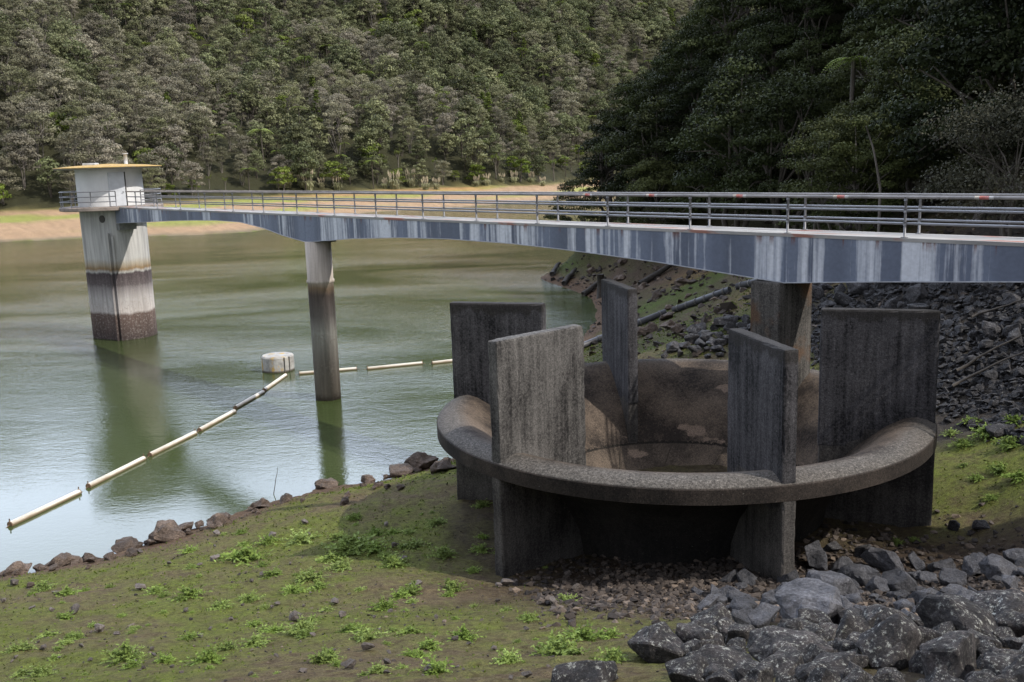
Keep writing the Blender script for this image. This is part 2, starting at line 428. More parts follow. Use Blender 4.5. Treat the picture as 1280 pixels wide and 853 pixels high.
# ------------------------------------------------------------------ concrete materials
def concrete(name, dark, light, streak=1.0, warm=None, top_band=None, patch=None, lip=False):
    m, t, b = material(name, 0.92, 0.2)
    pos = t.new('ShaderNodeNewGeometry').outputs['Position']
    st = t.noise(t.mapping(pos, (5.5, 5.5, 0.35)), 1.0, 6, 0.65)
    bl = t.noise(pos, 0.7, 5, 0.6)
    fine = t.noise(pos, 15, 6, 0.75)
    f = t.math('ADD', t.math('MULTIPLY', st, 0.55 * streak), t.math('MULTIPLY', bl, 0.45 + 0.55 * (1 - streak)))
    f = t.math('ADD', f, t.math('MULTIPLY', t.math('SUBTRACT', fine, 0.5), 0.55))
    c = t.ramp(f, [(0.38, dark), (0.51, [(a + b_) / 2 for a, b_ in zip(dark, light)]), (0.66, light)])
    if warm is not None:
        c = t.mix(t.ramp(t.noise(pos, 0.9, 4, 0.5), [(0.5, 0.0), (0.62, 0.8)]), c, warm)
    if patch is not None:     # pale scabs where the surface has flaked
        pn = t.noise(t.mapping(pos, (0.55, 0.55, 1.3), (1.3, 0, 0.4)), 1.0, 5, 0.6)
        c = t.mix(t.ramp(pn, [(0.635, 0.0), (0.66, 0.9)]), c, patch)
    if top_band is not None:
        z = t.new('ShaderNodeSeparateXYZ'); t.link(pos, z.inputs[0])
        zz = t.math('ADD', z.outputs[2], t.math('MULTIPLY', t.math('SUBTRACT', t.noise(t.mapping(pos, (2.2, 2.2, 0.2)), 1.0, 5, 0.6), 0.5), 0.9))
        k = t.ramp(t.math('SUBTRACT', zz, top_band), [(0.0, 0.0), (0.10, 0.75)])
        c = t.mix(k, c, (0.020, 0.018, 0.016))
    if lip:      # the lip is greyer and speckled, its outer face dark brown, a joint runs round the bowl
        sx = t.new('ShaderNodeSeparateXYZ'); t.link(pos, sx.inputs[0])
        dx = t.math('SUBTRACT', sx.outputs[0], CX); dy = t.math('SUBTRACT', sx.outputs[1], CY)
        rad = t.math('SQRT', t.math('ADD', t.math('MULTIPLY', dx, dx), t.math('MULTIPLY', dy, dy)))
        rw = t.math('ADD', rad, t.math('MULTIPLY', t.math('SUBTRACT', bl, 0.5), 0.9))
        gk = t.ramp(t.math('SUBTRACT', rw, 5.95), [(0.05, 0.0), (0.45, 0.85)])
        spk = t.ramp(fine, [(0.34, (0.034, 0.031, 0.029)), (0.52, (0.082, 0.076, 0.069)), (0.70, (0.17, 0.156, 0.142))])
        c = t.mix(gk, c, spk)
        fk = t.ramp(t.math('SUBTRACT', rad, 6.0), [(0.765, 0.0), (0.785, 1.0)])
        c = t.mix(fk, c, t.ramp(f, [(0.38, (0.012, 0.010, 0.009)), (0.66, (0.044, 0.035, 0.029))]))
        jw = t.math('ADD', rad, t.math('MULTIPLY', t.math('SUBTRACT', fine, 0.5), 0.16))
        jk = t.math('COMPARE', jw, 3.86); jk.node.inputs[2].default_value = 0.02
        c = t.mix(jk, c, (0.014, 0.012, 0.010))
        ang = t.math('ARCTAN2', dy, dx)
        aa = t.math('ABSOLUTE', t.math('SUBTRACT', t.math('FRACT', t.math('ADD', t.math('MULTIPLY', ang, 2.2), t.math('MULTIPLY', rad, 0.35))), 0.5))
        jl = t.math('MULTIPLY', t.math('LESS_THAN', aa, 0.012), t.math('LESS_THAN', rad, 3.84))
        c = t.mix(jl, c, (0.018, 0.015, 0.012))
        c = t.mix(t.math('MULTIPLY', t.math('LESS_THAN', rad, 3.83), 0.10), c, (0.20, 0.16, 0.12))
    # black and pale lichen spots
    sp = t.ramp(t.noise(pos, 9, 6, 0.75), [(0.62, 0.0), (0.67, 0.7)])
    c = t.mix(sp, c, (0.018, 0.017, 0.017))
    vo = t.ramp(t.noise(t.mapping(pos, (1, 1, 1), (7, 3, 1)), 16, 4, 0.8), [(0.66, 0.0), (0.70, 0.55)])
    c = t.mix(vo, c, (0.30, 0.29, 0.26))
    c = t.mix(1.0, c, t.ramp(t.noise(pos, 34, 4, 0.75), [(0.34, 0.55), (0.5, 1.0), (0.66, 1.55)]), 'MULTIPLY')
    t.link(c, b.inputs['Base Color'])
    h = t.math('ADD', t.math('MULTIPLY', fine, 0.6), t.math('MULTIPLY', st, 0.4))
    t.link(t.bump(h, 0.6, 0.03), b.inputs['Normal'])
    return m
M_FIN = concrete('weathered fin concrete', (0.008, 0.008, 0.009), (0.080, 0.076, 0.080), 1.0, top_band=7.75)
M_FIN_LIT = concrete('sunlit fin concrete', (0.014, 0.013, 0.013), (0.118, 0.111, 0.105), 1.0)  # paler fin copy: sun on the front-left fin put into the colour
M_SUPP = concrete('support wall concrete', (0.024, 0.022, 0.021), (0.095, 0.087, 0.080), 0.8)  # plain brownish grey for the walls below the lip
M_BOWL = concrete('bell mouth concrete', (0.024, 0.019, 0.016), (0.115, 0.088, 0.067), 0.30, patch=(0.17, 0.125, 0.095), lip=True)
M_SHAFT = concrete('drop shaft concrete', (0.014, 0.013, 0.012), (0.035, 0.031, 0.028), 0.8)  # deep shade below the lip darkened into this colour
M_PIERC = concrete('streaked pier concrete', (0.018, 0.017, 0.016), (0.115, 0.107, 0.099), 1.0, warm=(0.095, 0.055, 0.032))

def ez(angle): a = math.radians(angle) + TH; return np.array([math.cos(a), math.sin(a)])
# ------------------------------------------------------------------ bell-mouth spillway
def slab(bm, r0, r1, hw, z0, z1, seed, cell=0.16):
    """a cast wall with rounded, slightly chipped edges"""
    box(bm, r0, r1, -hw, hw, z0, z1)
    bevel(bm, 0.055, 2)
    for _ in range(5):
        bmesh.ops.subdivide_edges(bm, edges=[e for e in bm.edges if e.calc_length() > cell * 1.6], cuts=1, use_grid_fill=True)
    bmesh.ops.triangulate(bm, faces=[f for f in bm.faces if len(f.verts) > 4])
    bm.normal_update()
    off = Vector((seed * 1.37, 0, 0))
    for v in bm.verts:
        edge = max(0.0, (abs(v.normal.x) + abs(v.normal.y) + abs(v.normal.z) - 1.05)) * 1.6
        d = mnoise.fractal(v.co * 1.3 + off, 1, 2, 3) * 0.010
        ch = mnoise.noise(v.co * 5.5 + off)
        if edge > 0.2 and ch > 0.15: d -= (ch - 0.15) * 0.085
        v.co += v.normal * d
SP = thing('bellmouth_spillway', 'round dark concrete bell-mouth spillway with upright radial fins standing on the mossy slope', 'spillway', (CX, CY, 2.0))
prof = [(6.80, 4.71), (6.80, 5.05), (6.77, 5.09), (6.55, 5.19), (6.3, 5.25), (6.0, 5.19), (5.6, 4.98), (5.2, 4.67), (4.8, 4.33), (4.4, 3.90), (3.86, 2.97),
        (3.78, 2.88), (3.05, 1.98), (2.4, 1.05), (2.0, -0.3), (1.85, -2.0), (1.8, -5.0)]
und = [(3.9, -1.0), (3.95, 1.6), (4.15, 2.7), (4.6, 3.5), (5.2, 4.12), (5.9, 4.5), (6.4, 4.66), (6.80, 4.71)]
bm = bmesh.new(); lathe(bm, [(r, z - 2) for r, z in prof], 128)
bm2 = bmesh.new(); lathe(bm2, [(r, z - 2) for r, z in und], 96)
for f in bm2.faces: f.normal_flip()
o = smooth(obj('bowl', bm, M_BOWL, SP)); o.data.set_sharp_from_angle(angle=math.radians(33))
sh_ = smooth(obj('shaft', bm2, M_SHAFT, SP))
bm = bmesh.new()
lathe(bm, [(1.8, -6.9), (0.01, -6.9)], 48); obj('shaft_floor', bm, M_SHAFT, sh_)
for k, mt in ((165, M_FIN), (225, M_FIN_LIT), (105, M_FIN), (285, M_FIN), (345, M_FIN)):
    bm = bmesh.new()
    slab(bm, 3.84, 6.755, 0.17, 2.3, 6.06, k)
    f = obj('fin', bm, mt, SP)
    f.rotation_euler = (0, 0, math.radians(k) + TH)
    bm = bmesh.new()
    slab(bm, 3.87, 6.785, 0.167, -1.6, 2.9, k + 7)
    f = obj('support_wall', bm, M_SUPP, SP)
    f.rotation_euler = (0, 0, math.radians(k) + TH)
bm = bmesh.new()
box(bm, 4.25, 6.05, -0.53, 0.53, -1.6, 6.27)
bevel(bm, 0.05, 2)
f = obj('bridge_pier', bm, M_PIERC, SP); f.rotation_euler = (0, 0, math.radians(45) + TH)

# ------------------------------------------------------------------ footbridge (own frame: x along, y across to the far side)
BZ = 9.76
FB = bpy.data.objects.new('footbridge', None); link(FB)
FB.matrix_world = Matrix(((BD[0], BN[0], 0, BA[0]), (BD[1], BN[1], 0, BA[1]), (0, 0, 1, 0), (0, 0, 0, 1)))
tag(FB, 'long steel footbridge with streaked blue-grey haunched girder and grey pipe railings leading to the tower', 'footbridge')
m, t, b = material('streaked girder paint', 0.5, 0.4)
co = t.new('ShaderNodeTexCoord').outputs['Object']
s3 = t.new('ShaderNodeSeparateXYZ'); t.link(co, s3.inputs[0])
def along(scale, zs, loc=0.0, det=4):
    cv = t.new('ShaderNodeCombineXYZ'); t.link(t.math('MULTIPLY', s3.outputs[0], scale), cv.inputs[0]); t.link(t.math('MULTIPLY', s3.outputs[2], zs), cv.inputs[2])
    t.link(t.math('MULTIPLY', s3.outputs[1], 1.0), cv.inputs[1])
    return t.noise(t.mapping(cv.outputs[0], (1, 1, 1), (loc, 0, 0)), 1.0, det, 0.6)
pan = along(0.55, 0.0, 3.0, 2)
base = t.ramp(pan, [(0.40, (0.085, 0.100, 0.140)), (0.5, (0.105, 0.124, 0.174)), (0.62, (0.14, 0.165, 0.225))])
wide = along(1.3, 0.05, 9.0, 3); thin = along(4.2, 0.05, 1.0, 4)
clus = along(0.42, 0.0, 33.0, 2)
stf = t.math('ADD', t.math('MULTIPLY', wide, 0.35), t.math('MULTIPLY', thin, 0.45))
stf = t.math('ADD', stf, t.math('MULTIPLY', clus, 0.55))
run = t.ramp(t.math('DIVIDE', t.math('ADD', s3.outputs[0], 16.0), 72.0), [(0.0, 0.0), (0.19, 0.0), (0.225, 1.0), (0.48, 1.0), (0.60, 0.5), (1.0, 0.3)])
stf = t.math('ADD', stf, t.math('MULTIPLY', run, 0.05))
brk = t.math('MULTIPLY', t.math('SUBTRACT', t.noise(t.mapping(co, (5, 1, 0.9)), 1.0, 5, 0.65), 0.5), 0.16)
stf = t.math('ADD', stf, brk)
sfac = t.ramp(stf, [(0.72, 0.0), (0.76, 0.5), (0.82, 1.0)])
c = t.mix(sfac, base, (0.53, 0.55, 0.60))
grain = t.ramp(t.noise(co, 9, 5, 0.7), [(0.3, 0.85), (0.7, 1.12)])
c = t.mix(1.0, c, grain, 'MULTIPLY')
zt = t.ramp(t.math('SUBTRACT', s3.outputs[2], BZ - 1.0), [(0.62, 0.0), (0.97, 1.0)])
rs = t.math('ADD', along(2.9, 0.0, 21.0, 3), t.math('MULTIPLY', t.math('SUBTRACT', t.noise(co, 12, 3), 0.5), 0.10))
rf = t.math('MULTIPLY', t.ramp(rs, [(0.585, 0.0), (0.63, 1.0)]), zt)
c = t.mix(rf, c, (0.12, 0.032, 0.010))
t.link(c, b.inputs['Base Color'])
M_GIRD = m
PROF = [(-16, 8.95), (-10, 8.9), (-7.5, 8.80), (-3.7, 8.53), (-0.62, 8.28), (1.74, 8.45), (4.4, 8.64), (7, 8.77), (9, 8.86), (11.7, 8.95), (15.8, 8.98), (19.4, 8.90), (23.4, 8.70), (25.4, 8.53), (27.8, 8.36),
        (30.2, 8.62), (32.2, 8.94), (35, 9.20), (38, 9.22), (41.5, 9.14), (45, 9.02), (48.5, 8.86), (54.4, 8.62)]
bm = bmesh.new()
for hw in (0.75,):
    A = [[bm.verts.new((t_, y_, z_)) for t_, z_ in PROF] for y_ in (-hw, hw)]
    Bt = [[bm.verts.new((t_, y_, BZ - 0.10)) for t_, z_ in PROF] for y_ in (-hw, hw)]
    for k in range(len(PROF) - 1):
        bm.faces.new((A[0][k + 1], A[0][k], Bt[0][k], Bt[0][k + 1]))
        bm.faces.new((A[1][k], A[1][k + 1], Bt[1][k + 1], Bt[1][k]))
        bm.faces.new((A[0][k], A[0][k + 1], A[1][k + 1], A[1][k]))
        bm.faces.new((Bt[0][k + 1], Bt[0][k], Bt[1][k], Bt[1][k + 1]))
    for k in (0, -1):
        bm.faces.new((A[0][k], A[1][k], Bt[1][k], Bt[0][k]))
bmesh.ops.recalc_face_normals(bm, faces=bm.faces[:])
gird = obj('girder', bm, M_GIRD, FB)
# bottom flange, a thin pale edge
bm = bmesh.new()
for k in range(len(PROF) - 1):
    (t0, z0), (t1, z1) = PROF[k], PROF[k + 1]
    for y0, y1 in ((-0.79, -0.66), (0.66, 0.79)):
        v = [bm.verts.new(p) for p in ((t0, y0, z0 - 0.028), (t1, y0, z1 - 0.028), (t1, y1, z1 - 0.028), (t0, y1, z0 - 0.028), (t0, y0, z0 - 0.003), (t1, y0, z1 - 0.003), (t1, y1, z1 - 0.003), (t0, y1, z0 - 0.003))]
        for f in ((3, 2, 1, 0), (4, 5, 6, 7), (0, 1, 5, 4), (2, 3, 7, 6)): bm.faces.new([v[i_] for i_ in f])
for tt, zz in ((-0.62, 8.30), (27.8, 8.38), (11.7, 8.97), (41.5, 9.16)):
    bs_ = bmesh.new(); box(bs_, tt - 0.012, tt + 0.012, -0.757, -0.748, zz, BZ - 0.101)
    obj('seam', bs_, M_GIRD, gird)
M_FL = simple('pale flange paint', (0.34, 0.35, 0.38), 0.5)
obj('flange', bm, M_FL, gird)
m, t, b = material('worn deck concrete', 0.85, 0.25)
co = t.new('ShaderNodeTexCoord').outputs['Object']
c = t.ramp(t.noise(t.mapping(co, (0.6, 3, 3)), 1.0, 5, 0.6), [(0.3, (0.19, 0.185, 0.18)), (0.7, (0.34, 0.33, 0.315))])
c = t.mix(t.ramp(t.noise(t.mapping(co, (0.35, 2.2, 1), (4, 0, 0)), 1.0, 4, 0.6), [(0.57, 0.0), (0.63, 0.75)]), c, (0.26, 0.085, 0.05))
t.link(c, b.inputs['Base Color'])
M_DECK = m
bm = bmesh.new(); box(bm, -16, 54.4, -0.77, 0.77, BZ - 0.097, BZ)
obj('deck', bm, M_DECK, FB)
M_RAIL = simple('galvanised pipe', (0.17, 0.17, 0.18), 0.5, 0.25, 0.2, 3)
M_RAILT = simple('worn top rail', (0.19, 0.172, 0.162), 0.6, 0.05, 0.3, 2)
M_RED = simple('red sticker', (0.34, 0.11, 0.095), 0.6)
M_WHITE = simple('white sticker', (0.36, 0.34, 0.32), 0.6)
T0 = -0.66
for y_, off in ((-0.68, 0.0), (0.68, 0.25)):
    bm = bmesh.new()
    for h, r in ((0.39, 0.034), (0.745, 0.034)):
        tube(bm, [(-15.8, y_, BZ + h), (52.2, y_, BZ + h)], r, 8)
    rl = obj('railing', bm, M_RAIL, FB)
    bm = bmesh.new(); tube(bm, [(-15.8, y_, BZ + 1.1), (52.2, y_, BZ + 1.1)], 0.045, 10); obj('top_rail', bm, M_RAILT, rl)
    bm = bmesh.new(); tube(bm, [(0, 0, BZ - 0.02), (0, 0, BZ + 1.07)], 0.036, 8)
    for h in (0.39, 0.745, 1.06): tube(bm, [(0, 0, BZ + h - 0.06), (0, 0, BZ + h + 0.05)], 0.050, 8)
    box(bm, -0.08, 0.08, -0.06, 0.06, BZ + 0.001, BZ + 0.02)
    pm = bpy.data.meshes.new('post'); bm.to_mesh(pm); bm.free(); pm.materials.append(M_RAIL)
    for k in range(-4, 15):
        p = obj('post', pm, None, rl); p.location = (T0 + off + 3.655 * k, y_, 0)
    if y_ < 0:
        for tt in (7.6, 4.6, 1.05, -2.4, -6.4):
            bm = bmesh.new(); tube(bm, [(tt - 0.24, y_, BZ + 1.1), (tt + 0.24, y_, BZ + 1.1)], 0.046, 10); st = obj('sticker', bm, M_WHITE, rl)
            bm = bmesh.new(); tube(bm, [(tt - 0.12, y_, BZ + 1.1), (tt + 0.12, y_, BZ + 1.1)], 0.0468, 10); obj('red_stripe', bm, M_RED, rl)
    else:
        pass
# round pier in the water
def band_mat(name, zb):
    m, t, b = material(name, 0.9, 0.2)
    pos = t.new('ShaderNodeNewGeometry').outputs['Position']
    s = t.new('ShaderNodeSeparateXYZ'); t.link(pos, s.inputs[0])
    wob = t.math('MULTIPLY', t.math('SUBTRACT', t.noise(t.mapping(pos, (1.5, 1.5, 0.6)), 1.0, 5, 0.65), 0.5), 0.5)
    sp = t.noise(pos, 7, 6, 0.75)
    z = t.math('ADD', s.outputs[2], wob)
    zn = t.math('DIVIDE', z, 10.0, True)
    c = t.ramp(zn, zb)
    st = t.ramp(t.noise(t.mapping(pos, (4, 4, 0.25)), 1.0, 5, 0.6), [(0.35, 0.72), (0.65, 1.18)])
    c = t.mix(1.0, c, st, 'MULTIPLY')
    k = t.ramp(zn, [(0.03, 0.35), (0.22, 0.75), (0.34, 0.8), (0.40, 0.25), (0.52, 0.05), (0.6, 0.0)])
    kk = t.math('MULTIPLY', k, t.ramp(sp, [(0.52, 0.0), (0.62, 1.0)]))
    c = t.mix(kk, c, (0.30, 0.27, 0.25))
    t.link(c, b.inputs['Base Color'])
    t.link(t.bump(sp, 0.6, 0.04), b.inputs['Normal'])
    return m
M_PIER = band_mat('tide marked pier concrete', [(0.0, (0.070, 0.054, 0.045)), (0.04, (0.24, 0.20, 0.18)), (0.20, (0.27, 0.235, 0.22)), (0.36, (0.42, 0.40, 0.385)), (0.45, (0.17, 0.15, 0.148)), (0.56, (0.115, 0.092, 0.086)), (0.60, (0.24, 0.17, 0.12)), (0.63, (0.38, 0.335, 0.29)), (0.80, (0.45, 0.40, 0.355))])
P1 = 27.35
bm = bmesh.new()
lathe(bm, [(0.01, -3), (0.67, -3), (0.67, 6.2), (0.72, 6.24), (0.72, 6.36), (0.67, 6.40), (0.67, 8.36), (0.01, 8.36)], 32)
bmesh.ops.recalc_face_normals(bm, faces=bm.faces[:])
p = smooth(obj('water_pier', bm, M_PIER, FB)); p.location = (P1, -0.3, 0)
bm = bmesh.new(); box(bm, P1 - 0.5, P1 + 0.5, -0.5, 0.5, 8.30, 8.48)
obj('bearing', bm, simple('dark bearing steel', (0.05, 0.05, 0.05), 0.7), FB)

# ------------------------------------------------------------------ valve tower
tc = bpt(57.0)
TW = thing('valve_tower', 'round pale valve tower standing in the water with orange-lichened roof and dark stained foot', 'tower', (tc[0], tc[1], 0))
def ang_to(px): d = ray(px, 300); return math.atan2(d[1], d[0])
M_TOW = band_mat('tide marked tower concrete', [(0.0, (0.055, 0.042, 0.040)), (0.185, (0.12, 0.084, 0.072)), (0.205, (0.46, 0.42, 0.40)), (0.30, (0.40, 0.375, 0.365)), (0.385, (0.20, 0.18, 0.18)), (0.41, (0.105, 0.088, 0.090)), (0.49, (0.07, 0.055, 0.058)), (0.505, (0.36, 0.35, 0.33)), (0.525, (0.22, 0.145, 0.075)), (0.56, (0.33, 0.29, 0.23)), (0.60, (0.40, 0.39, 0.375)), (0.98, (0.42, 0.415, 0.41))])
TR = 2.28
cam_a = math.atan2(-tc[1], -tc[0])        # heading from the tower to the viewer
ea = cam_a + 0.42 * 0 - 0.10               # heading of the vertical edge between flat and round
# plan: round, but flat over 70 degrees to the left of the edge
plan = []
for k in range(72):
    a = ea + 2 * PI * k / 72
    d_ = (a - ea) % (2 * PI)
    r = TR
    if d_ > 2 * PI - math.radians(84):      # flat chord to the left as seen
        mid = ea - math.radians(42); r = TR * math.cos(math.radians(42)) / math.cos(a - mid) * 1.0
    plan.append((r * math.cos(a), r * math.sin(a)))
def prism(bm, plan, z0, z1, sc0=1.0, sc1=1.0):
    lo = [bm.verts.new((x * sc0, y * sc0, z0)) for x, y in plan]; hi = [bm.verts.new((x * sc1, y * sc1, z1)) for x, y in plan]
    n = len(plan)
    for k in range(n): bm.faces.new((lo[k], lo[(k + 1) % n], hi[(k + 1) % n], hi[k]))
    bm.faces.new(list(reversed(lo))); bm.faces.new(hi)
bm = bmesh.new(); prism(bm, plan, -3, 9.55)
obj('shaft', bm, M_TOW, TW)
# guide ribs running up the edge
bm = bmesh.new()
for da, r0, w_, z1 in ((-0.03, TR - 0.12, 0.16, 7.9),):
    e_ = Vector((math.cos(ea + da), math.sin(ea + da), 0)); n_ = Vector((-e_.y, e_.x, 0))
    for s_, (a_, b_) in enumerate(((-0.28, -0.16), (0.02, 0.16))):
        pts = [e_ * r0 + n_ * a_, e_ * (r0 + 0.26) + n_ * a_, e_ * (r0 + 0.26) + n_ * b_, e_ * r0 + n_ * b_]
        prism(bm, [(q.x, q.y) for q in pts], -3, z1 - 0.2 * s_)
bmesh.ops.recalc_face_normals(bm, faces=bm.faces[:])
obj('guide_rail', bm, M_TOW, TW)
# platform ring with edge
M_EDGE = simple('stained platform edge', (0.23, 0.19, 0.165), 0.85, 0, 0.35, 2, bump=0.3)
bm = bmesh.new(); lathe(bm, [(0.01, 9.52), (3.55, 9.52), (3.6, 9.56), (3.6, 9.76), (3.55, 9.79), (0.01, 9.79)], 64)
bmesh.ops.recalc_face_normals(bm, faces=bm.faces[:])
obj('platform', bm, M_EDGE, TW)
# bracket carrying the bridge
M_BR = simple('grey bracket concrete', (0.20, 0.20, 0.20), 0.9)
ba = math.atan2(-BD[1], -BD[0])
bm = bmesh.new(); box(bm, 1.5, 2.75, -0.62, 0.62, 8.1, 9.5)
o = obj('bracket', bm, M_BR, TW); o.rotation_euler = (0, 0, ba)
# house
M_HOUSE = simple('pale house render', (0.60, 0.60, 0.60), 0.8, 0, 0.12, 0.8, bump=0.1)
hp = []
for k in range(72):
    a = 2 * PI * k / 72
    hp.append((2.30 * math.cos(a), 2.30 * math.sin(a)))
bm = bmesh.new(); prism(bm, hp, 9.80, 12.455)
house = obj('house', bm, M_HOUSE, TW)
da = cam_a + 0.20
M_DOOR = simple('grey door paint', (0.50, 0.52, 0.55), 0.5, 0, 0.12, 2)
bm = bmesh.new(); box(bm, 2.18, 2.34, -0.55, 0.55, 9.81, 12.2); bevel(bm, 0.01, 1)
dr = obj('door', bm, M_DOOR, TW); dr.rotation_euler = (0, 0, da)
M_DARK = simple('dark iron', (0.05, 0.045, 0.04), 0.6)
bm = bmesh.new(); box(bm, 2.15, 2.36, 0.56, 0.63, 9.80, 12.22)
obj('door_frame', bm, M_DARK, dr)
bm = bmesh.new(); tube(bm, [(2.34, 0.42, 10.8), (2.42, 0.42, 10.8), (2.42, 0.30, 10.8)], 0.02, 6); obj('handle', bm, M_DARK, dr)
# roof: low cone with lichen
m, t, b = material('orange lichen roof', 0.9, 0.2)
pos = t.new('ShaderNodeTexCoord').outputs['Object']
c = t.ramp(t.noise(pos, 2.2, 6, 0.7), [(0.30, (0.22, 0.19, 0.14)), (0.42, (0.33, 0.21, 0.07)), (0.62, (0.40, 0.27, 0.09)), (0.75, (0.34, 0.28, 0.18))])
t.link(c, b.inputs['Base Color']); t.link(t.bump(t.noise(pos, 9, 5), 0.5, 0.03), b.inputs['Normal'])
bm = bmesh.new(); lathe(bm, [(3.75, 12.56), (3.74, 12.60), (2.5, 12.72), (0.01, 12.84)], 64)
rf = obj('roof', bm, m, TW)
M_SOF = simple('roof soffit concrete', (0.30, 0.28, 0.26), 0.9)
bm = bmesh.new(); lathe(bm, [(0.01, 12.46), (3.60, 12.46), (3.75, 12.56)], 64)
for f in bm.faces: f.normal_flip()
bmesh.ops.recalc_face_normals(bm, faces=bm.faces[:])
obj('eaves', bm, M_SOF, rf)
M_VENT = simple('pale vent pipe', (0.42, 0.42, 0.42), 0.5)
bm = bmesh.new(); tube(bm, [(1.2, 0.4, 12.7), (1.2, 0.4, 13.5)], 0.13, 10); tube(bm, [(1.2, 0.4, 13.5), (1.2, 0.4, 13.6)], 0.2, 10)
obj('vent_pipe', bm, M_VENT, rf)
bm = bmesh.new(); box(bm, -1.2, -0.3, -1.6, -0.8, 12.65, 12.9); bevel(bm, 0.03, 1)
obj('hatch', bm, M_VENT, rf)
# porthole in the shaft, on the flat face
fa = ea - math.radians(42); rfl = TR * math.cos(math.radians(42))
bm = bmesh.new()
e_ = Vector((math.cos(fa), math.sin(fa), 0)); n_ = Vector((-e_.y, e_.x, 0))
c0 = e_ * (rfl - 0.02) + n_ * 0.75 + Vector((0, 0, 8.9))
tube(bm, [c0, c0 + e_ * 0.07], 0.27, 20)
obj('porthole', bm, M_DARK, TW)
# platform railing
bm = bmesh.new()
gap = math.atan2(-BD[1], -BD[0])
a0, a1 = gap + 0.26, gap + 2 * PI - 0.26
for h in (0.39, 0.745, 1.1):
    tube(bm, [(3.48 * math.cos(a0 + (a1 - a0) * k / 60), 3.48 * math.sin(a0 + (a1 - a0) * k / 60), 9.79 + h) for k in range(61)], 0.036, 6)
pr = obj('platform_railing', bm, M_RAIL, TW)
bm = bmesh.new(); tube(bm, [(0, 0, 9.78), (0, 0, 10.88)], 0.036, 6); pm = bpy.data.meshes.new('post'); bm.to_mesh(pm); bm.free(); pm.materials.append(M_RAIL)
for k in range(13):
    a = a0 + (a1 - a0) * k / 12
    p = obj('post', pm, None, pr); p.location = (3.48 * math.cos(a), 3.48 * math.sin(a), 0)

# ------------------------------------------------------------------ block and boom in the water
bc = on_water(348.5, 466.5); bc = bc + np.array([bc[0], bc[1], 0]) / np.linalg.norm(bc[:2]) * 0.95
m, t, b = material('pale block concrete', 0.9, 0.2)
pos = t.new('ShaderNodeTexCoord').outputs['Object']
c = t.ramp(t.noise(pos, 2.5, 6, 0.65), [(0.3, (0.20, 0.19, 0.18)), (0.65, (0.40, 0.39, 0.37))])
c = t.mix(t.ramp(t.noise(t.mapping(pos, (1.2, 1.2, 0.6), (2, 0, 0)), 1.5, 4, 0.6), [(0.56, 0.0), (0.64, 0.8)]), c, (0.40, 0.25, 0.05))
s = t.new('ShaderNodeSeparateXYZ'); t.link(pos, s.inputs[0])
c = t.mix(t.ramp(s.outputs[2], [(0.05, 0.9), (0.14, 0.0)]), c, (0.05, 0.04, 0.03))
t.link(c, b.inputs['Base Color'])
BB = thing('mooring_block', 'round pale concrete block in the water where the white booms meet', 'mooring block', (bc[0], bc[1], 0))
bm = bmesh.new(); lathe(bm, [(0.01, -0.6), (0.97, -0.6), (0.97, 0.86), (0.90, 0.95), (0.01, 0.97)], 40)
bmesh.ops.recalc_face_normals(bm, faces=bm.faces[:])
smooth(obj('drum', bm, m, BB), False)
bm = bmesh.new()
for a in (-0.9, -1.25):
    pts = [(0.99 * math.cos(a + cam_a + 1.5), 0.99 * math.sin(a + cam_a + 1.5), z_) for z_ in (0.92, 0.5, 0.02)]
    tube(bm, pts, 0.03, 6)
obj('chain', bm, M_DARK, BB)
m, t, b = material('weathered white float', 0.55, 0.4)
pos = t.new('ShaderNodeTexCoord').outputs['Object']
c = t.ramp(t.noise(t.mapping(pos, (0.8, 4, 4)), 1.0, 5, 0.65), [(0.3, (0.28, 0.23, 0.17)), (0.5, (0.50, 0.46, 0.39)), (0.7, (0.60, 0.57, 0.51))])
s = t.new('ShaderNodeSeparateXYZ'); t.link(pos, s.inputs[0])
c = t.mix(t.ramp(s.outputs[2], [(0.0, 0.9), (0.06, 0.0)]), c, (0.16, 0.11, 0.06))
t.link(c, b.inputs['Base Color']); M_FLOAT = m
M_CAP = simple('brown float end', (0.16, 0.10, 0.06), 0.7)
booms = [((12, 656), (99, 615), 'white boom float nearest the camera at the left end of the line'),
         ((110, 608), (180, 573), 'white boom float second in the line from the left end'),
         ((187, 569), (244, 541), 'white boom float floating across the reflected foot of the tower'),
         ((249, 538), (293, 514), 'white boom float just right of the tower reflection'),
         ((294, 510), (329, 490), 'white boom float second from the round concrete block'),
         ((330, 488), (357, 469), 'white boom float touching the round concrete block'),
         ((374, 467), (446, 461), 'white boom float passing behind the round bridge pier'),
         ((459, 461), (528, 454), 'white boom float midway between the pier and the spillway'),
         ((540, 454), (570, 450.5), 'white boom float half hidden by the left spillway fin')]
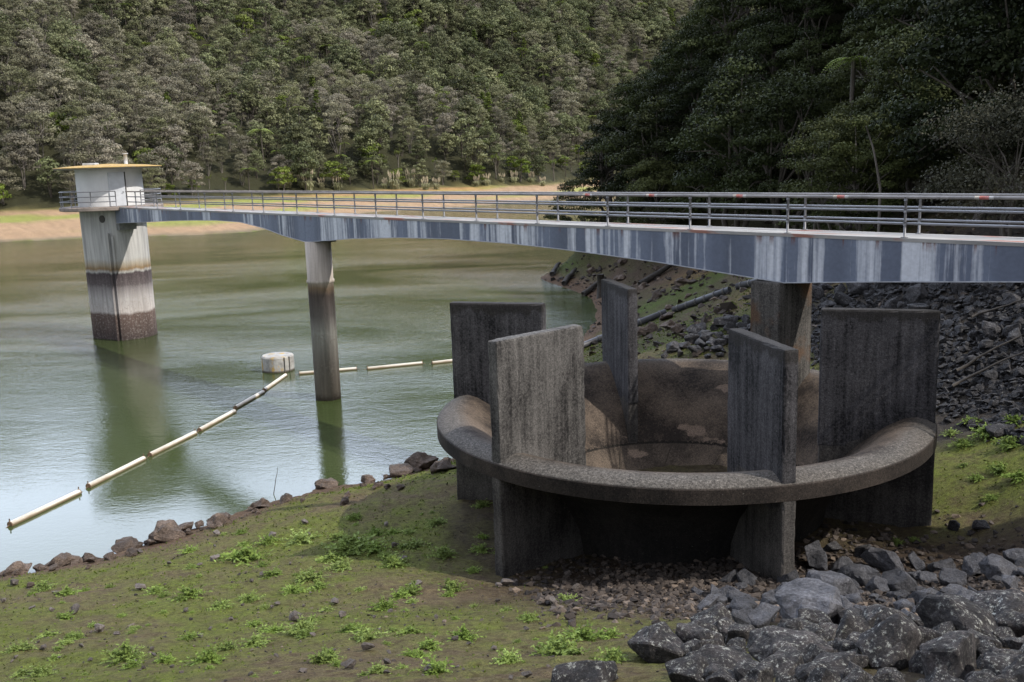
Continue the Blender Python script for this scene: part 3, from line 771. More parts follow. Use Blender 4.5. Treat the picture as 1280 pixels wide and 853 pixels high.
for (a_, b_, lab) in booms:
    A = on_water(*a_, 0.06); B = on_water(*b_, 0.06)
    if a_[0] == 540: B = A + (B - A) * 2.2
    L = float(np.linalg.norm(B - A)); mid = (A + B) / 2
    f = thing('boom_float', lab, 'float', (mid[0], mid[1], 0.05), math.atan2(B[1] - A[1], B[0] - A[0]), 'white boom floats strung across the water')
    bm = bmesh.new(); tube(bm, [(-L / 2 + 0.02, 0, 0), (L / 2 - 0.02, 0, 0)], 0.115, 12); smooth(obj('log', bm, M_FLOAT, f), False)
    for s_ in (-1, 1):
        bm = bmesh.new(); tube(bm, [(s_ * (L / 2 - 0.03), 0, 0), (s_ * (L / 2), 0, 0)], 0.12, 12); tube(bm, [(s_ * (L / 2 - 0.015), 0, 0.08), (s_ * (L / 2 - 0.015), 0, 0.22)], 0.022, 6); tube(bm, [(s_ * (L / 2), 0, 0), (s_ * (L / 2 + 0.2), 0, -0.06)], 0.012, 6)
        obj('end_fitting', bm, M_CAP, f)

# ------------------------------------------------------------------ pipes on the bank
M_PIPE = simple('dull black pipe', (0.050, 0.050, 0.056), 0.5, 0, 0.25, 3)
M_CLAMP = simple('pipe collar', (0.10, 0.095, 0.09), 0.6)
pipes = [((690, 452), (832, 394), 'black pipe lying on the bank from the mud up behind the thin fin'),
         ((842, 392), (912, 367), 'black pipe lying on the green bank between two other pipes'),
         ((922, 363), (990, 346), 'upper black pipe running under the bridge behind the square pier')]
for a_, b_, lab in pipes:
    A = ground_at(*a_, rmin=36); B = ground_at(*b_, rmin=36)
    A = A + (0, 0, 0.2); B = B + (0, 0, 0.2)
    mid = (A + B) / 2; L = float(np.linalg.norm(B - A))
    T = thing('bank_pipe', lab, 'pipe', mid, 0, 'black pipes lying on the bank')
    d = Vector(B - A); T.rotation_euler = d.to_track_quat('X', 'Z').to_euler()
    bm = bmesh.new(); tube(bm, [(-L / 2, 0, 0), (L / 2, 0, 0)], 0.20, 14); obj('barrel', bm, M_PIPE, T)
    for k in range(6):
        x_ = -L / 2 + 0.4 + k * (L - 0.8) / 5
        bm = bmesh.new(); tube(bm, [(x_ - 0.05, 0, 0), (x_ + 0.05, 0, 0)], 0.235, 14); obj('collar', bm, M_CLAMP, T)

# ------------------------------------------------------------------ rocks
def rock_mesh(name, seed, mat, n=15, sub=2, rough=0.06, flat=0.72):
    R = random.Random(seed)
    bm = bmesh.new()
    for k in range(n):
        v = Vector((R.gauss(0, 1), R.gauss(0, 1), R.gauss(0, 1))).normalized()
        v *= R.uniform(0.80, 1.0)
        bm.verts.new((v.x * 0.56, v.y * 0.46, v.z * 0.5 * flat))
    res = bmesh.ops.convex_hull(bm, input=bm.verts[:])
    bmesh.ops.delete(bm, geom=[v for v in bm.verts if not v.link_faces], context='VERTS')
    bmesh.ops.dissolve_limit(bm, angle_limit=0.25, verts=bm.verts[:], edges=bm.edges[:])
    bmesh.ops.bevel(bm, geom=bm.edges[:], offset=0.018, segments=1, affect='EDGES')
    bmesh.ops.triangulate(bm, faces=bm.faces[:])
    for _ in range(sub):
        bmesh.ops.subdivide_edges(bm, edges=[e for e in bm.edges if e.calc_length() > 0.10], cuts=1, use_grid_fill=True)
        bmesh.ops.triangulate(bm, faces=bm.faces[:])
    off = Vector((seed * 3.1, seed * 1.7, 0))
    for v in bm.verts:
        p = v.co * 3.0 + off
        d = mnoise.fractal(p, 0.9, 2.1, 4) * rough + mnoise.noise(v.co * 1.6 + off) * rough * 0.8
        st = mnoise.cell(Vector((v.co.z * 7 + seed, 0, 0))) * 0.012
        v.co += v.co.normalized() * (d + st)
    me = bpy.data.meshes.new(name); bm.to_mesh(me); bm.free()
    me.materials.append(mat)
    return me
def rock_mat(name, lo, hi, lichen=0.0, warm=None):
    m, t, b = material(name, 0.85, 0.3)
    co = t.new('ShaderNodeTexCoord').outputs['Object']
    oi = t.new('ShaderNodeObjectInfo').outputs['Random']
    vec = t.new('ShaderNodeVectorMath', operation='ADD'); t.link(co, vec.inputs[0])
    sc3 = t.new('ShaderNodeVectorMath', operation='SCALE'); sc3.inputs[0].default_value = (37, 21, 11); t.link(oi, sc3.inputs['Scale']); t.link(sc3.outputs[0], vec.inputs[1])
    v = vec.outputs[0]
    c = t.ramp(t.noise(v, 3.0, 7, 0.65), [(0.3, lo), (0.7, hi)])
    if warm is not None: c = t.mix(t.ramp(t.noise(v, 2.0, 4), [(0.5, 0), (0.65, 0.8)]), c, warm)
    br = t.math('MULTIPLY_ADD', oi, 0.6); br.node.inputs[2].default_value = 0.7
    cc = t.new('ShaderNodeCombineColor'); [t.link(br, cc.inputs[i_]) for i_ in range(3)]
    c = t.mix(1.0, c, cc.outputs[0], 'MULTIPLY')
    if lichen:
        l1 = t.ramp(t.noise(v, 12, 9, 0.82), [(0.605 - 0.045 * lichen, 0.0), (0.635 - 0.045 * lichen, 0.95)])
        nz = t.new('ShaderNodeNewGeometry').outputs['Normal']; sz = t.new('ShaderNodeSeparateXYZ'); t.link(nz, sz.inputs[0])
        up_ = t.ramp(sz.outputs[2], [(0.0, 0.15), (0.6, 1.0)])
        l1 = t.math('MULTIPLY', l1, up_)
        lc = t.ramp(t.noise(v, 2.5, 4), [(0.35, (0.17, 0.17, 0.145)), (0.65, (0.34, 0.34, 0.31))])
        c = t.mix(l1, c, lc)
        blk = t.ramp(t.noise(v, 4.5, 8, 0.75), [(0.50, 0.0), (0.57, 0.9)])
        c = t.mix(blk, c, (0.016, 0.015, 0.016))
    c = t.mix(1.0, c, t.ramp(t.noise(v, 24, 5, 0.75), [(0.34, 0.6), (0.5, 1.0), (0.66, 1.5)]), 'MULTIPLY')
    t.link(c, b.inputs['Base Color'])
    t.link(t.bump(t.noise(v, 7, 9, 0.75), 1.0, 0.09), b.inputs['Normal'])
    return m
M_ROCK = rock_mat('grey basalt', (0.032, 0.032, 0.036), (0.095, 0.094, 0.103))
M_LICH = rock_mat('lichen covered basalt', (0.020, 0.018, 0.018), (0.066, 0.057, 0.056), 1.3)
M_DARKR = rock_mat('dark basalt', (0.022, 0.021, 0.023), (0.068, 0.065, 0.068), 0.25)
M_BROWN = rock_mat('brown shore rock', (0.045, 0.034, 0.028), (0.135, 0.100, 0.078))
M_STONE = rock_mat('small pale stone', (0.075, 0.062, 0.055), (0.20, 0.17, 0.15))
RG = [rock_mesh('boulder', 10 + k, M_ROCK, 14 + k % 5, 3, 0.055) for k in range(9)]
RL = [rock_mesh('boulder', 40 + k, M_LICH, 16, 3, 0.050, 0.8) for k in range(7)]
RD = [rock_mesh('boulder', 60 + k, M_DARKR, 13 + k % 4, 2, 0.035) for k in range(8)]
RB = [rock_mesh('shore_rock', 80 + k, M_BROWN, 14, 2, 0.10, 0.7) for k in range(6)]
RS = [rock_mesh('stone', 100 + k, M_STONE, 11, 1, 0.05, 0.7) for k in range(5)]

def put_rock(name, me, p, w, label, group, sink=0.18, cat='boulder', tilt=0.35, sq=1.0):
    o = bpy.data.objects.new(name, me); link(o)
    s = w * random.uniform(0.92, 1.08)
    o.scale = (s, s * random.uniform(0.85, 1.1), s * random.uniform(0.85, 1.1) * sq)
    o.rotation_euler = (random.uniform(-tilt, tilt), random.uniform(-tilt, tilt), random.uniform(0, 2 * PI))
    o.location = (p[0], p[1], p[2] + s * (0.33 - sink))
    return tag(o, label, cat, group)
# boulders one can pick out in the photo: centre px, base px, width px
fore = [(822, 822, 92, 'L', 'upright lichen-spotted boulder at the left tip of the foreground rocks'),
        (728, 850, 118, 'L', 'flat grey lichened boulder at the very bottom edge, farthest left of the rocks'),
        (985, 828, 98, 'L', 'black and pale lichened block below the large smooth grey boulder'),
        (1012, 785, 112, 'G', 'large smooth blue-grey boulder in the middle of the foreground rocks'),
        (1100, 790, 88, 'L', 'reddish lichen-crusted slab right of the large smooth grey boulder'),
        (1110, 828, 104, 'L', 'rough lichened boulder at the bottom below the reddish slab'),
        (1200, 805, 112, 'L', 'wide humped lichened boulder in the lower right rocks'),
        (1266, 790, 96, 'L', 'tall dark lichened boulder cut by the right edge of the photo'),
        (1200, 850, 120, 'L', 'heavily white-lichened boulder at the bottom right'),
        (1040, 850, 100, 'L', 'dark lichened boulder at the bottom with yellow-flowered weed'),
        (905, 846, 88, 'L', 'low lichened boulder at the bottom edge between two larger ones'),
        (1270, 850, 90, 'L', 'lichened boulder in the bottom right corner'),
        (1038, 750, 70, 'G', 'angular dark grey boulder just above the large smooth one'),
        (1072, 735, 68, 'G', 'broad pale-topped boulder in front of the right column'),
        (1108, 718, 62, 'G', 'smooth slanted boulder on the brown dirt right of the column'),
        (1126, 742, 54, 'G', 'rounded grey boulder below the smooth slanted one'),
        (1022, 712, 54, 'G', 'flat-faced boulder touching the right spillway column'),
        (988, 752, 46, 'G', 'upright wedge boulder left of the angular dark one'),
        (908, 728, 42, 'G', 'tilted block at the foot of the front wall under the spillway lip'),
        (934, 733, 34, 'G', 'small rounded boulder beside the tilted block'),
        (1082, 700, 36, 'D', 'black boulder in the shade just behind the smooth slanted one'),
        (1218, 722, 46, 'G', 'upright dark boulder of the pair at the right edge of the dirt'),
        (1248, 726, 64, 'G', 'blue-grey pointed boulder of the pair at the right edge of the dirt'),
        (1208, 756, 44, 'G', 'striped angular boulder below the right-hand pair'),
        (1165, 775, 40, 'G', 'small grey boulder wedged behind the humped lichened one'),
        (955, 790, 62, 'G', 'long low grey boulder at the left of the large smooth one'),
        (1052, 765, 46, 'G', 'low grey boulder between the large smooth one and the reddish slab'),
        (1190, 668, 30, 'D', 'black stone at the foot of the right-hand fin'),
        (1222, 668, 34, 'D', 'dark blocky rock on the dirt right of the right-hand fin'),
        (1247, 548, 34, 'D', 'dark lone rock in the bright weeds by the right edge'),
        (1040, 690, 30, 'D', 'dark stone in the shade behind the right column')]
def by_kind(k): return {'L': RL, 'G': RG, 'D': RD}[k]
placed = []
for q, (x_, y_, w_, k, lab) in enumerate(fore):
    P = ground_at(x_, y_); W_ = 1.06 * w_ * px_m(x_, P)
    d = np.array([P[0], P[1], 0]) / np.hypot(P[0], P[1])
    P = P + d * W_ * (0.25 if y_ < 815 else 0.0); P[2] = gz(P[0], P[1])
    put_rock('boulder', by_kind(k)[q % len(by_kind(k))], P, W_, lab, 'boulders of the dam face', sink=0.17 if y_ < 845 else 0.24, sq=0.6 if x_ == 728 else 0.95)
    placed.append((P[0], P[1], W_ * 0.5))
def free(x, y, r, k=0.75):
    return all((x - a) ** 2 + (y - b) ** 2 > (k * (r + c)) ** 2 for a, b, c in placed)
# more foreground boulders, packed in behind
cnt = 0; tries = 0
while cnt < 150 and tries < 20000:
    tries += 1
    px = random.uniform(860, 1290); py = random.uniform(715, 870)
    lim = 868 - (px - 700) * 0.42 if px < 900 else 745 - 0.02 * (px - 900)
    if py < lim + random.uniform(-25, 25): continue
    P = ground_at(px, py); lich = py > 790 + random.uniform(-15, 15)
    W_ = (random.uniform(30, 78) if lich else random.choice((random.uniform(12, 24), random.uniform(18, 42)))) * px_m(px, P)
    if not free(P[0], P[1], W_ * 0.5, 0.56): continue
    placed.append((P[0], P[1], W_ * 0.5)); cnt += 1
    put_rock('boulder', random.choice(RL if lich else RG), P, W_, 'dark lichened boulder packed among the foreground rocks' if lich else 'plain grey boulder packed among the foreground rocks',
             'lichened boulders packed in the foreground' if lich else 'grey boulders packed in the foreground', sink=0.19, tilt=0.5)
cnt = 0; tries = 0
while cnt < 55 and tries < 20000:
    tries += 1
    px = random.uniform(870, 1285); py = random.uniform(702, 790)
    if py < 735 - (px - 870) * 0.11 + random.uniform(-12, 18): continue
    P = ground_at(px, py); W_ = random.uniform(18, 46) * px_m(px, P)
    if not free(P[0], P[1], W_ * 0.5, 0.6): continue
    placed.append((P[0], P[1], W_ * 0.5)); cnt += 1
    put_rock('boulder', random.choice(RG), P, W_, 'plain grey boulder packed among the foreground rocks', 'grey boulders packed in the foreground', sink=0.17, tilt=0.5)
# rip-rap slope at the right behind the spillway
cnt = 0; tries = 0
while cnt < 100 and tries < 9000:
    tries += 1
    px = random.uniform(1012, 1288); py = random.uniform(352, 545)
    if py > 440 + (px - 1000) * 0.38 + random.uniform(-10, 10): continue
    P = ground_at(px, py, rmin=29)
    if P[1] > 48 or P[0] < 10: continue
    frac = (py - 352) / 160
    W_ = max(12, random.uniform(14, 40) * (1.0 - 0.5 * frac)) * px_m(px, P)
    if not free(P[0], P[1], W_ * 0.5, 0.6): continue
    placed.append((P[0], P[1], W_ * 0.5)); cnt += 1
    put_rock('boulder', random.choice(RD), P, W_, 'dark angular rip-rap boulder on the slope behind the right-hand fin', 'rip-rap boulders on the right slope', sink=0.10, tilt=0.6)
# rock pile on the bank behind the bowl
pile = [(906, 412, 34, 'large flat-topped block on top of the rock pile behind the bowl'), (872, 420, 28, 'dark boulder in the middle of the rock pile behind the bowl')]
for x_, y_, w_, lab in pile:
    P = ground_at(x_, y_, rmin=35); put_rock('boulder', RD[1], P, w_ * px_m(x_, P), lab, 'rock pile behind the bowl', sink=0.05)
    placed.append((P[0], P[1], w_ * px_m(x_, P) * 0.5))
cnt = 0; tries = 0
while cnt < 36 and tries < 3000:
    tries += 1
    px = random.uniform(808, 944); py = random.uniform(400, 449)
    if py < 470 - (px - 780) * 0.50: continue
    P = ground_at(px, py, rmin=35); W_ = random.uniform(10, 26) * px_m(px, P)
    if not free(P[0], P[1], W_ * 0.5, 0.6): continue
    placed.append((P[0], P[1], W_ * 0.5)); cnt += 1
    put_rock('boulder', random.choice(RD), P, W_, 'small dark rock in the pile on the bank behind the bowl', 'rock pile behind the bowl', sink=0.12)
# shore rocks
def ashore(P):
    d = np.array([P[0], P[1], 0]) / np.hypot(P[0], P[1])
    for _ in range(60):
        if P[2] > 0.0: break
        P = P - d * 0.12; P[2] = gz(P[0], P[1])
    return P
shore = [(28, 716, 46, 'cracked brown rock at the water edge in the lower left corner'), (72, 700, 44, 'brown rounded rock at the shore near the left edge'), (113, 686, 28, 'small tan rock on the shoreline'),
         (158, 676, 42, 'tan humped rock at the water edge below the second float'), (212, 675, 58, 'large dark fibrous shore rock'), (232, 658, 34, 'tan rock just behind the large dark shore rock'),
         (268, 660, 44, 'dark stump-like rock on the shore'), (325, 636, 34, 'brown rock at the water edge below the tower reflection'), (356, 628, 28, 'small brown shore rock beside the upright stick'),
         (407, 608, 30, 'upright pointed brown rock under the reflection of the pier'), (460, 598, 26, 'dark low rock on the shore right of the pointed one'), (500, 588, 44, 'slanted dark slab at the shore'),
         (530, 578, 54, 'big slanted slab of shore rock beside the spillway lip'), (556, 590, 40, 'dark slab tucked under the left end of the spillway lip'), (140, 700, 26, 'pale flat stone just above the shoreline')]
for q, (x_, y_, w_, lab) in enumerate(shore):
    P = ground_at(x_, y_); W_ = w_ * px_m(x_, P)
    P = ashore(P); put_rock('shore_rock', RB[q % len(RB)], P, W_ * 0.95, lab, 'brown rocks along the shoreline', sink=0.24, cat='rock', tilt=0.3)
for q in range(48):
    px = random.uniform(-10, 560) if q % 2 else random.choice((30, 110, 180, 260, 330, 480)) + random.gauss(0, 18); y0 = 720 - px * 0.262
    P = ground_at(px, y0 + abs(random.gauss(5, 11)))
    P = ashore(P); W_ = random.uniform(8, 20) * px_m(px, P)
    put_rock('shore_rock', random.choice(RB), P, W_, 'small brown rock along the muddy shoreline', 'small brown rocks along the shoreline', sink=0.15, cat='rock')
# stones scattered on the moss
for q in range(110):
    px = random.uniform(0, 760); py = random.uniform(690 - px * 0.09, 850)
    if px > 700 and py > 800: continue
    P = ground_at(px, py); W_ = random.choice((random.uniform(5, 11), random.uniform(8, 20))) * px_m(px, P)
    put_rock('stone', random.choice(RS), P, W_, 'small brown-grey stone lying loose on the mossy slope', 'loose stones on the mossy slope', sink=0.05, cat='stone')

# gravel: one mass
def gravel(name, label, pts, sizes, mat, seed):
    R = np.random.default_rng(seed)
    V = []; Fc = []
    base = []
    for k in range(4):
        bm = bmesh.new()
        for q in range(9):
            v = R.normal(size=3); v /= np.linalg.norm(v); bm.verts.new((v[0] * 0.6, v[1] * 0.5, v[2] * 0.36))
        bmesh.ops.convex_hull(bm, input=bm.verts[:])
        bmesh.ops.delete(bm, geom=[v for v in bm.verts if not v.link_faces], context='VERTS')
        bmesh.ops.triangulate(bm, faces=bm.faces[:])
        bm.verts.ensure_lookup_table(); bm.verts.index_update()
        base.append((np.array([v.co[:] for v in bm.verts]), [[v.index for v in f.verts] for f in bm.faces])); bm.free()
    n0 = 0
    cols = []
    for p, s in zip(pts, sizes):
        bv, bf = base[R.integers(4)]
        a = R.uniform(0, 2 * PI); ca_, sa_ = math.cos(a), math.sin(a); b_ = R.uniform(-0.6, 0.6); cb, sb = math.cos(b_), math.sin(b_)
        Mx = np.array([[ca_, -sa_, 0], [sa_, ca_, 0], [0, 0, 1]]) @ np.array([[1, 0, 0], [0, cb, -sb], [0, sb, cb]])
        v = (bv * s) @ Mx.T + p + np.array([0, 0, s * 0.12])
        V.append(v); Fc += [[i_ + n0 for i_ in f] for f in bf]; cols += [R.uniform(0, 1)] * len(bf); n0 += len(bv)
    me = bpy.data.meshes.new(name); me.from_pydata(np.concatenate(V).tolist(), [], Fc)
    at_ = me.attributes.new('shade', 'FLOAT', 'FACE'); at_.data.foreach_set('value', np.array(cols, np.float32))
    o = obj(name, me, mat); tag(o, label, 'gravel', kind='stuff'); return o
m, t, b = material('rubble stones', 0.9, 0.2)
at = t.new('ShaderNodeAttribute', attribute_name='shade').outputs['Fac']
pos = t.new('ShaderNodeNewGeometry').outputs['Position']
c = t.ramp(at, [(0.0, (0.022, 0.019, 0.018)), (0.5, (0.052, 0.041, 0.034)), (0.85, (0.085, 0.070, 0.060)), (1.0, (0.17, 0.13, 0.10))])
c = t.mix(1.0, c, t.ramp(t.noise(pos, 18, 5, 0.7), [(0.3, 0.65), (0.7, 1.25)]), 'MULTIPLY')
t.link(c, b.inputs['Base Color']); t.link(t.bump(t.noise(pos, 30, 4), 0.5, 0.02), b.inputs['Normal']); M_GRAV = m
pts = []; szs = []
for q in range(12500):
    if q < 8500:
        x_ = random.gauss(4.6, 3.3); y_ = random.gauss(20.6, 2.6)
    else:
        x_ = random.uniform(1.5, 13); y_ = random.uniform(9, 21)
        if y_ < 19 - (x_ - 1.5) * 1.3: continue
    if not (-0.3 < x_ < 13 and 9 < y_ < 27.5): continue
    if x_ < 0.3 and y_ < 20.5: continue
    pts.append(np.array([x_, y_, 0])); szs.append(random.choice((random.uniform(0.025, 0.06), random.uniform(0.04, 0.09), random.uniform(0.06, 0.13), random.uniform(0.10, 0.24))))
pa = np.array(pts); pa[:, 2] = rough_z(pa[:, 0], pa[:, 1], height(pa[:, 0], pa[:, 1]))
gravel('gravel', 'loose grey-brown rubble strewn under and in front of the spillway lip', pa, szs, M_GRAV, 3)
pts = []; szs = []
for q in range(4200):
    px = random.uniform(1012, 1300); py = random.uniform(352, 560)
    if py > 445 + (px - 1000) * 0.40 + random.uniform(-12, 16): continue
    pts.append((px, py))
G = []
for px, py in pts[:2600]:
    P = ground_at(px, py, rmin=29)
    if P[1] > 48: continue
    G.append(P); szs.append(random.uniform(0.12, 0.42))
gravel('rubble', 'small dark rubble filling the gaps of the rip-rap slope at the right', np.array(G), szs, M_DARKR, 4)

pts = []; szs = []
xx = rng.uniform(-20, 3, 6500); yy = rng.uniform(9.5, 36, 6500)
zz = height(xx, yy); kk = (zz > 0.25) & (np.abs(xx) < yy * 0.6 + 1) & (fbm(xx, yy, 3, 0.5) + 0.3 * rng.normal(size=6500) > 0.0)
xx, yy, zz = xx[kk], yy[kk], rough_z(xx[kk], yy[kk], zz[kk])
gravel('crumbs', 'tiny crumbs of earth and stone lying all over the mossy slope', np.stack([xx, yy, zz], -1), rng.gamma(2.0, 0.014, len(xx)) + 0.012, M_GRAV, 6)
xx = rng.uniform(-4, 24, 9000); yy = rng.uniform(38, 108, 9000)
zz = height(xx, yy); kk = (zz > 0.05) & (zz < 9) & (fbm(xx, yy, 3, 0.22) + 0.35 * rng.normal(size=9000) > 0.12)
xx, yy, zz = xx[kk], yy[kk], rough_z(xx[kk], yy[kk], zz[kk])
gravel('bank_debris', 'brown clods, roots and broken rock littering the bank behind the spillway', np.stack([xx, yy, zz], -1), rng.gamma(2.0, 0.11, len(xx)) + 0.06, M_GRAV, 8)
M_WOOD = simple('grey driftwood', (0.042, 0.036, 0.031), 0.9, 0, 0.4, 5, bump=0.3)
def stick(name, lab, cat, pts, rad, group=None):
    bm = bmesh.new(); tube(bm, pts, rad, 7); o = obj(name, bm, M_WOOD); smooth(o); return tag(o, lab, cat, group)
def bent(A, B, k=5, amp=0.06):
    A = np.array(A); B = np.array(B); L = np.linalg.norm(B - A)
    return [tuple(A + (B - A) * i_ / k + (np.array([random.gauss(0, 1), random.gauss(0, 1), abs(random.gauss(0, 1))]) * amp * L * 0.4 if 0 < i_ < k else 0)) for i_ in range(k + 1)]
A = on_water(341, 618); stick('stick', 'thin bare stick poking up out of the water at the shore', 'stick', bent(A + (0, 0, -0.2), A + (0.25, 0.1, 1.05), 5, 0.04), [0.018, 0.016, 0.014, 0.012, 0.009, 0.006])
for q, (a_, b_, lab) in enumerate((((1215, 412), (1278, 392), 'long dark dead branch lying high on the rip-rap slope'), ((1195, 478), (1285, 432), 'thin dead branch crossing the middle of the rip-rap slope'), ((1190, 498), (1288, 452), 'lower dead branch lying across the rip-rap slope'))):
    A = ground_at(*a_, rmin=29); B = ground_at(*b_, rmin=29)
    stick('dead_branch', lab, 'branch', bent(A + (0, 0, 0.42), B + (0, 0, 0.42), 7, 0.03), [0.05, 0.05, 0.045, 0.04, 0.035, 0.03, 0.025, 0.02], 'dead branches on the rip-rap')
for q, (a_, b_, lab) in enumerate((((729, 372), (757, 352), 'dark log lying on the brown promontory'), ((705, 358), (720, 340), 'short root log near the tip of the promontory'), ((800, 360), (850, 330), 'long dark log high on the bank under the bridge'), ((690, 346), (700, 333), 'black stub of wood at the very tip of the promontory'))):
    A = ground_at(*a_, rmin=45); B = ground_at(*b_, rmin=45)
    stick('log', lab, 'log', bent(A + (0, 0, 0.25), B + (0, 0, 0.3), 5, 0.04), [0.28, 0.26, 0.25, 0.22, 0.2, 0.14], 'logs on the far bank')
A = ground_at(751, 372, rmin=45); stick('stump', 'dark upright stump standing just left of the thin fin', 'stump', [tuple(A + (0, 0, -0.3)), tuple(A + (0.05, 0, 1.0)), tuple(A + (0.0, 0, 2.0))], [0.42, 0.36, 0.3])
for q in range(34):
    px = random.uniform(684, 900); py = random.uniform(330, 420)
    P = ground_at(px, py, rmin=42)
    if not (0.1 < P[2] < 4.5) or P[1] > 112: continue
    put_rock('bank_rock', random.choice(RB), P, random.uniform(0.5, 1.5), 'brown rock bedded in the bare bank behind the spillway', 'brown rocks on the bank behind the spillway', sink=0.22, cat='rock')

# ------------------------------------------------------------------ weeds and ground cover
def leaves(centers, normals, size, aspect=0.55, jit=0.6, R=rng):
    n = len(centers)
    nrm = normals + R.normal(size=(n, 3)) * jit
    nrm /= np.linalg.norm(nrm, axis=1)[:, None] + 1e-9
    a = R.normal(size=(n, 3)); tq = np.cross(nrm, a); tq /= np.linalg.norm(tq, axis=1)[:, None] + 1e-9
    bq = np.cross(nrm, tq)
    s = (size * R.uniform(0.6, 1.3, n))[:, None]
    c = centers
    return np.stack([c - tq * s, c - bq * s * aspect, c + tq * s, c + bq * s * aspect], 1)
M_WEED = foliage('bright weed leaves', (0.150, 0.215, 0.045), (0.20, 0.255, 0.075), 0.3, 0.2)
def weed_mesh(seed, n=260):
    R = np.random.default_rng(seed)
    V = []
    for k in range(n // 4):
        a = R.uniform(0, 2 * PI); el = R.uniform(0.2, 1.5); L = R.uniform(0.5, 1.0)
        d = np.array([math.cos(a) * math.cos(el), math.sin(a) * math.cos(el), math.sin(el) * 0.8]) * L * 0.55
        base = np.array([R.normal(0, 0.06), R.normal(0, 0.06), 0])
        ts = np.linspace(0.04, 1, 12)
        pc = base + d * ts[:, None] + np.array([0, 0, -0.12]) * (ts ** 2)[:, None]
        V.append(leaves(pc, np.tile([0, 0, 1.0], (12, 1)), 0.05, 0.34, 0.8, R))
    V = np.concatenate(V)
    return quads('weed_tuft', V, M_WEED, R.uniform(0.2, 1, len(V)))
WM = [weed_mesh(200 + k, 300) for k in range(5)]
tufts = [(310, 700, 50), (378, 678, 40), (440, 690, 60), (468, 690, 34), (515, 684, 30), (553, 697, 34), (492, 708, 32), (236, 746, 36), (387, 725, 34), (368, 742, 30), (415, 702, 30), (157, 825, 46), (262, 828, 40), (285, 812, 26),
         (378, 790, 40), (318, 806, 34), (440, 790, 32), (456, 800, 38), (405, 828, 36), (312, 752, 26), (276, 760, 26), (580, 800, 34), (636, 830, 36), (700, 818, 66), (730, 800, 44), (765, 828, 38), (762, 797, 30), (535, 812, 30), (512, 745, 34),
         (480, 762, 32), (515, 792, 28), (545, 840, 40), (470, 842, 28), (30, 812, 28), (52, 846, 36), (195, 742, 26), (85, 745, 24), (428, 712, 30), (470, 670, 24), (545, 655, 24), (335, 680, 28), (600, 690, 26), (592, 716, 18), (565, 740, 30), (235, 800, 24),
         (1232, 545, 46), (1205, 560, 38), (1265, 560, 44), (1250, 590, 40), (1222, 600, 26), (1275, 600, 40), (1190, 545, 28), (1268, 530, 34), (1215, 530, 34), (1240, 625, 26), (1205, 585, 20), (1122, 680, 20), (1142, 678, 18)]
for q, (x_, y_, w_) in enumerate(tufts):
    P = ground_at(x_, y_, rmin=6); W_ = (1.45 if x_ < 1000 else 1.1) * w_ * px_m(x_, P)
    o = bpy.data.objects.new('weed_tuft', WM[q % 5]); link(o)
    o.location = P; s = W_ / 0.95; o.scale = (s, s, s * random.uniform(0.7, 1.0)); o.rotation_euler = (0, 0, random.uniform(0, 6.28))
    rgt = x_ > 1000
    tag(o, 'bright green weed tuft on the grassy patch right of the spillway' if rgt else 'bright green weed tuft growing on the mossy slope', 'weed', 'weed tufts right of the spillway' if rgt else 'weed tufts on the mossy slope')
for q in range(110):
    px = random.uniform(10, 720); py = random.uniform(700 - px * 0.12, 850)
    P = ground_at(px, py); W_ = random.choice((random.uniform(10, 20), random.uniform(18, 40))) * px_m(px, P)
    o = bpy.data.objects.new('weed_tuft', WM[q % 5]); link(o); o.location = P; s = W_; o.scale = (s, s, s * 0.8); o.rotation_euler = (0, 0, random.uniform(0, 6.28))
    tag(o, 'small green seedling on the mossy slope', 'weed', 'seedlings on the mossy slope')
# short moss and cress, one mass
N = 90000
x_ = rng.uniform(-22, 22, N); y_ = rng.uniform(9, 62, N)
zz = height(x_, y_)
keep = (zz > 0.35) & (np.abs(x_) < y_ * 0.60 + 1)
gr = np.clip(0.62 + 0.55 * fbm(x_, y_, 4, 0.35) + 0.35 * fbm(x_ + 40, y_, 4, 1.7) + 0.3 * fbm(x_, y_ + 70, 3, 5.0), 0, 1)
bare = (x_ > 0.5) & (x_ < 11.5) & (y_ > 17) & (y_ < 25) | (x_ > 1.2) & (y_ < 19.5) | (np.hypot(x_ - CX, y_ - CY) < 6.9) | (x_ > 11.5) & (y_ > 29) & (y_ < 45)
pat = np.clip(0.30 + 0.9 * fbm(x_, y_, 4, 0.16) + 0.25, 0, 1)
gr = np.where(y_ > 38, pat * 1.1, gr)
keep &= ~bare & (rng.random(N) < gr ** 2)
x_, y_ = x_[keep], y_[keep]; zz = rough_z(x_, y_, zz[keep])
s_ = 0.012 + 0.0012 * y_
V = leaves(np.stack([x_, y_, zz + s_ * 0.5], -1), np.tile([0, 0, 0.6], (len(x_), 1)), s_, 0.4, 0.8)
M_COV = foliage('moss and cress', (0.075, 0.105, 0.014), (0.075, 0.105, 0.014), 0.15, 0.0)
o = obj('ground_cover', quads('ground_cover', V, M_COV, rng.uniform(0, 1, len(V)))); tag(o, 'low moss and cress covering the slopes', 'ground cover', kind='stuff')

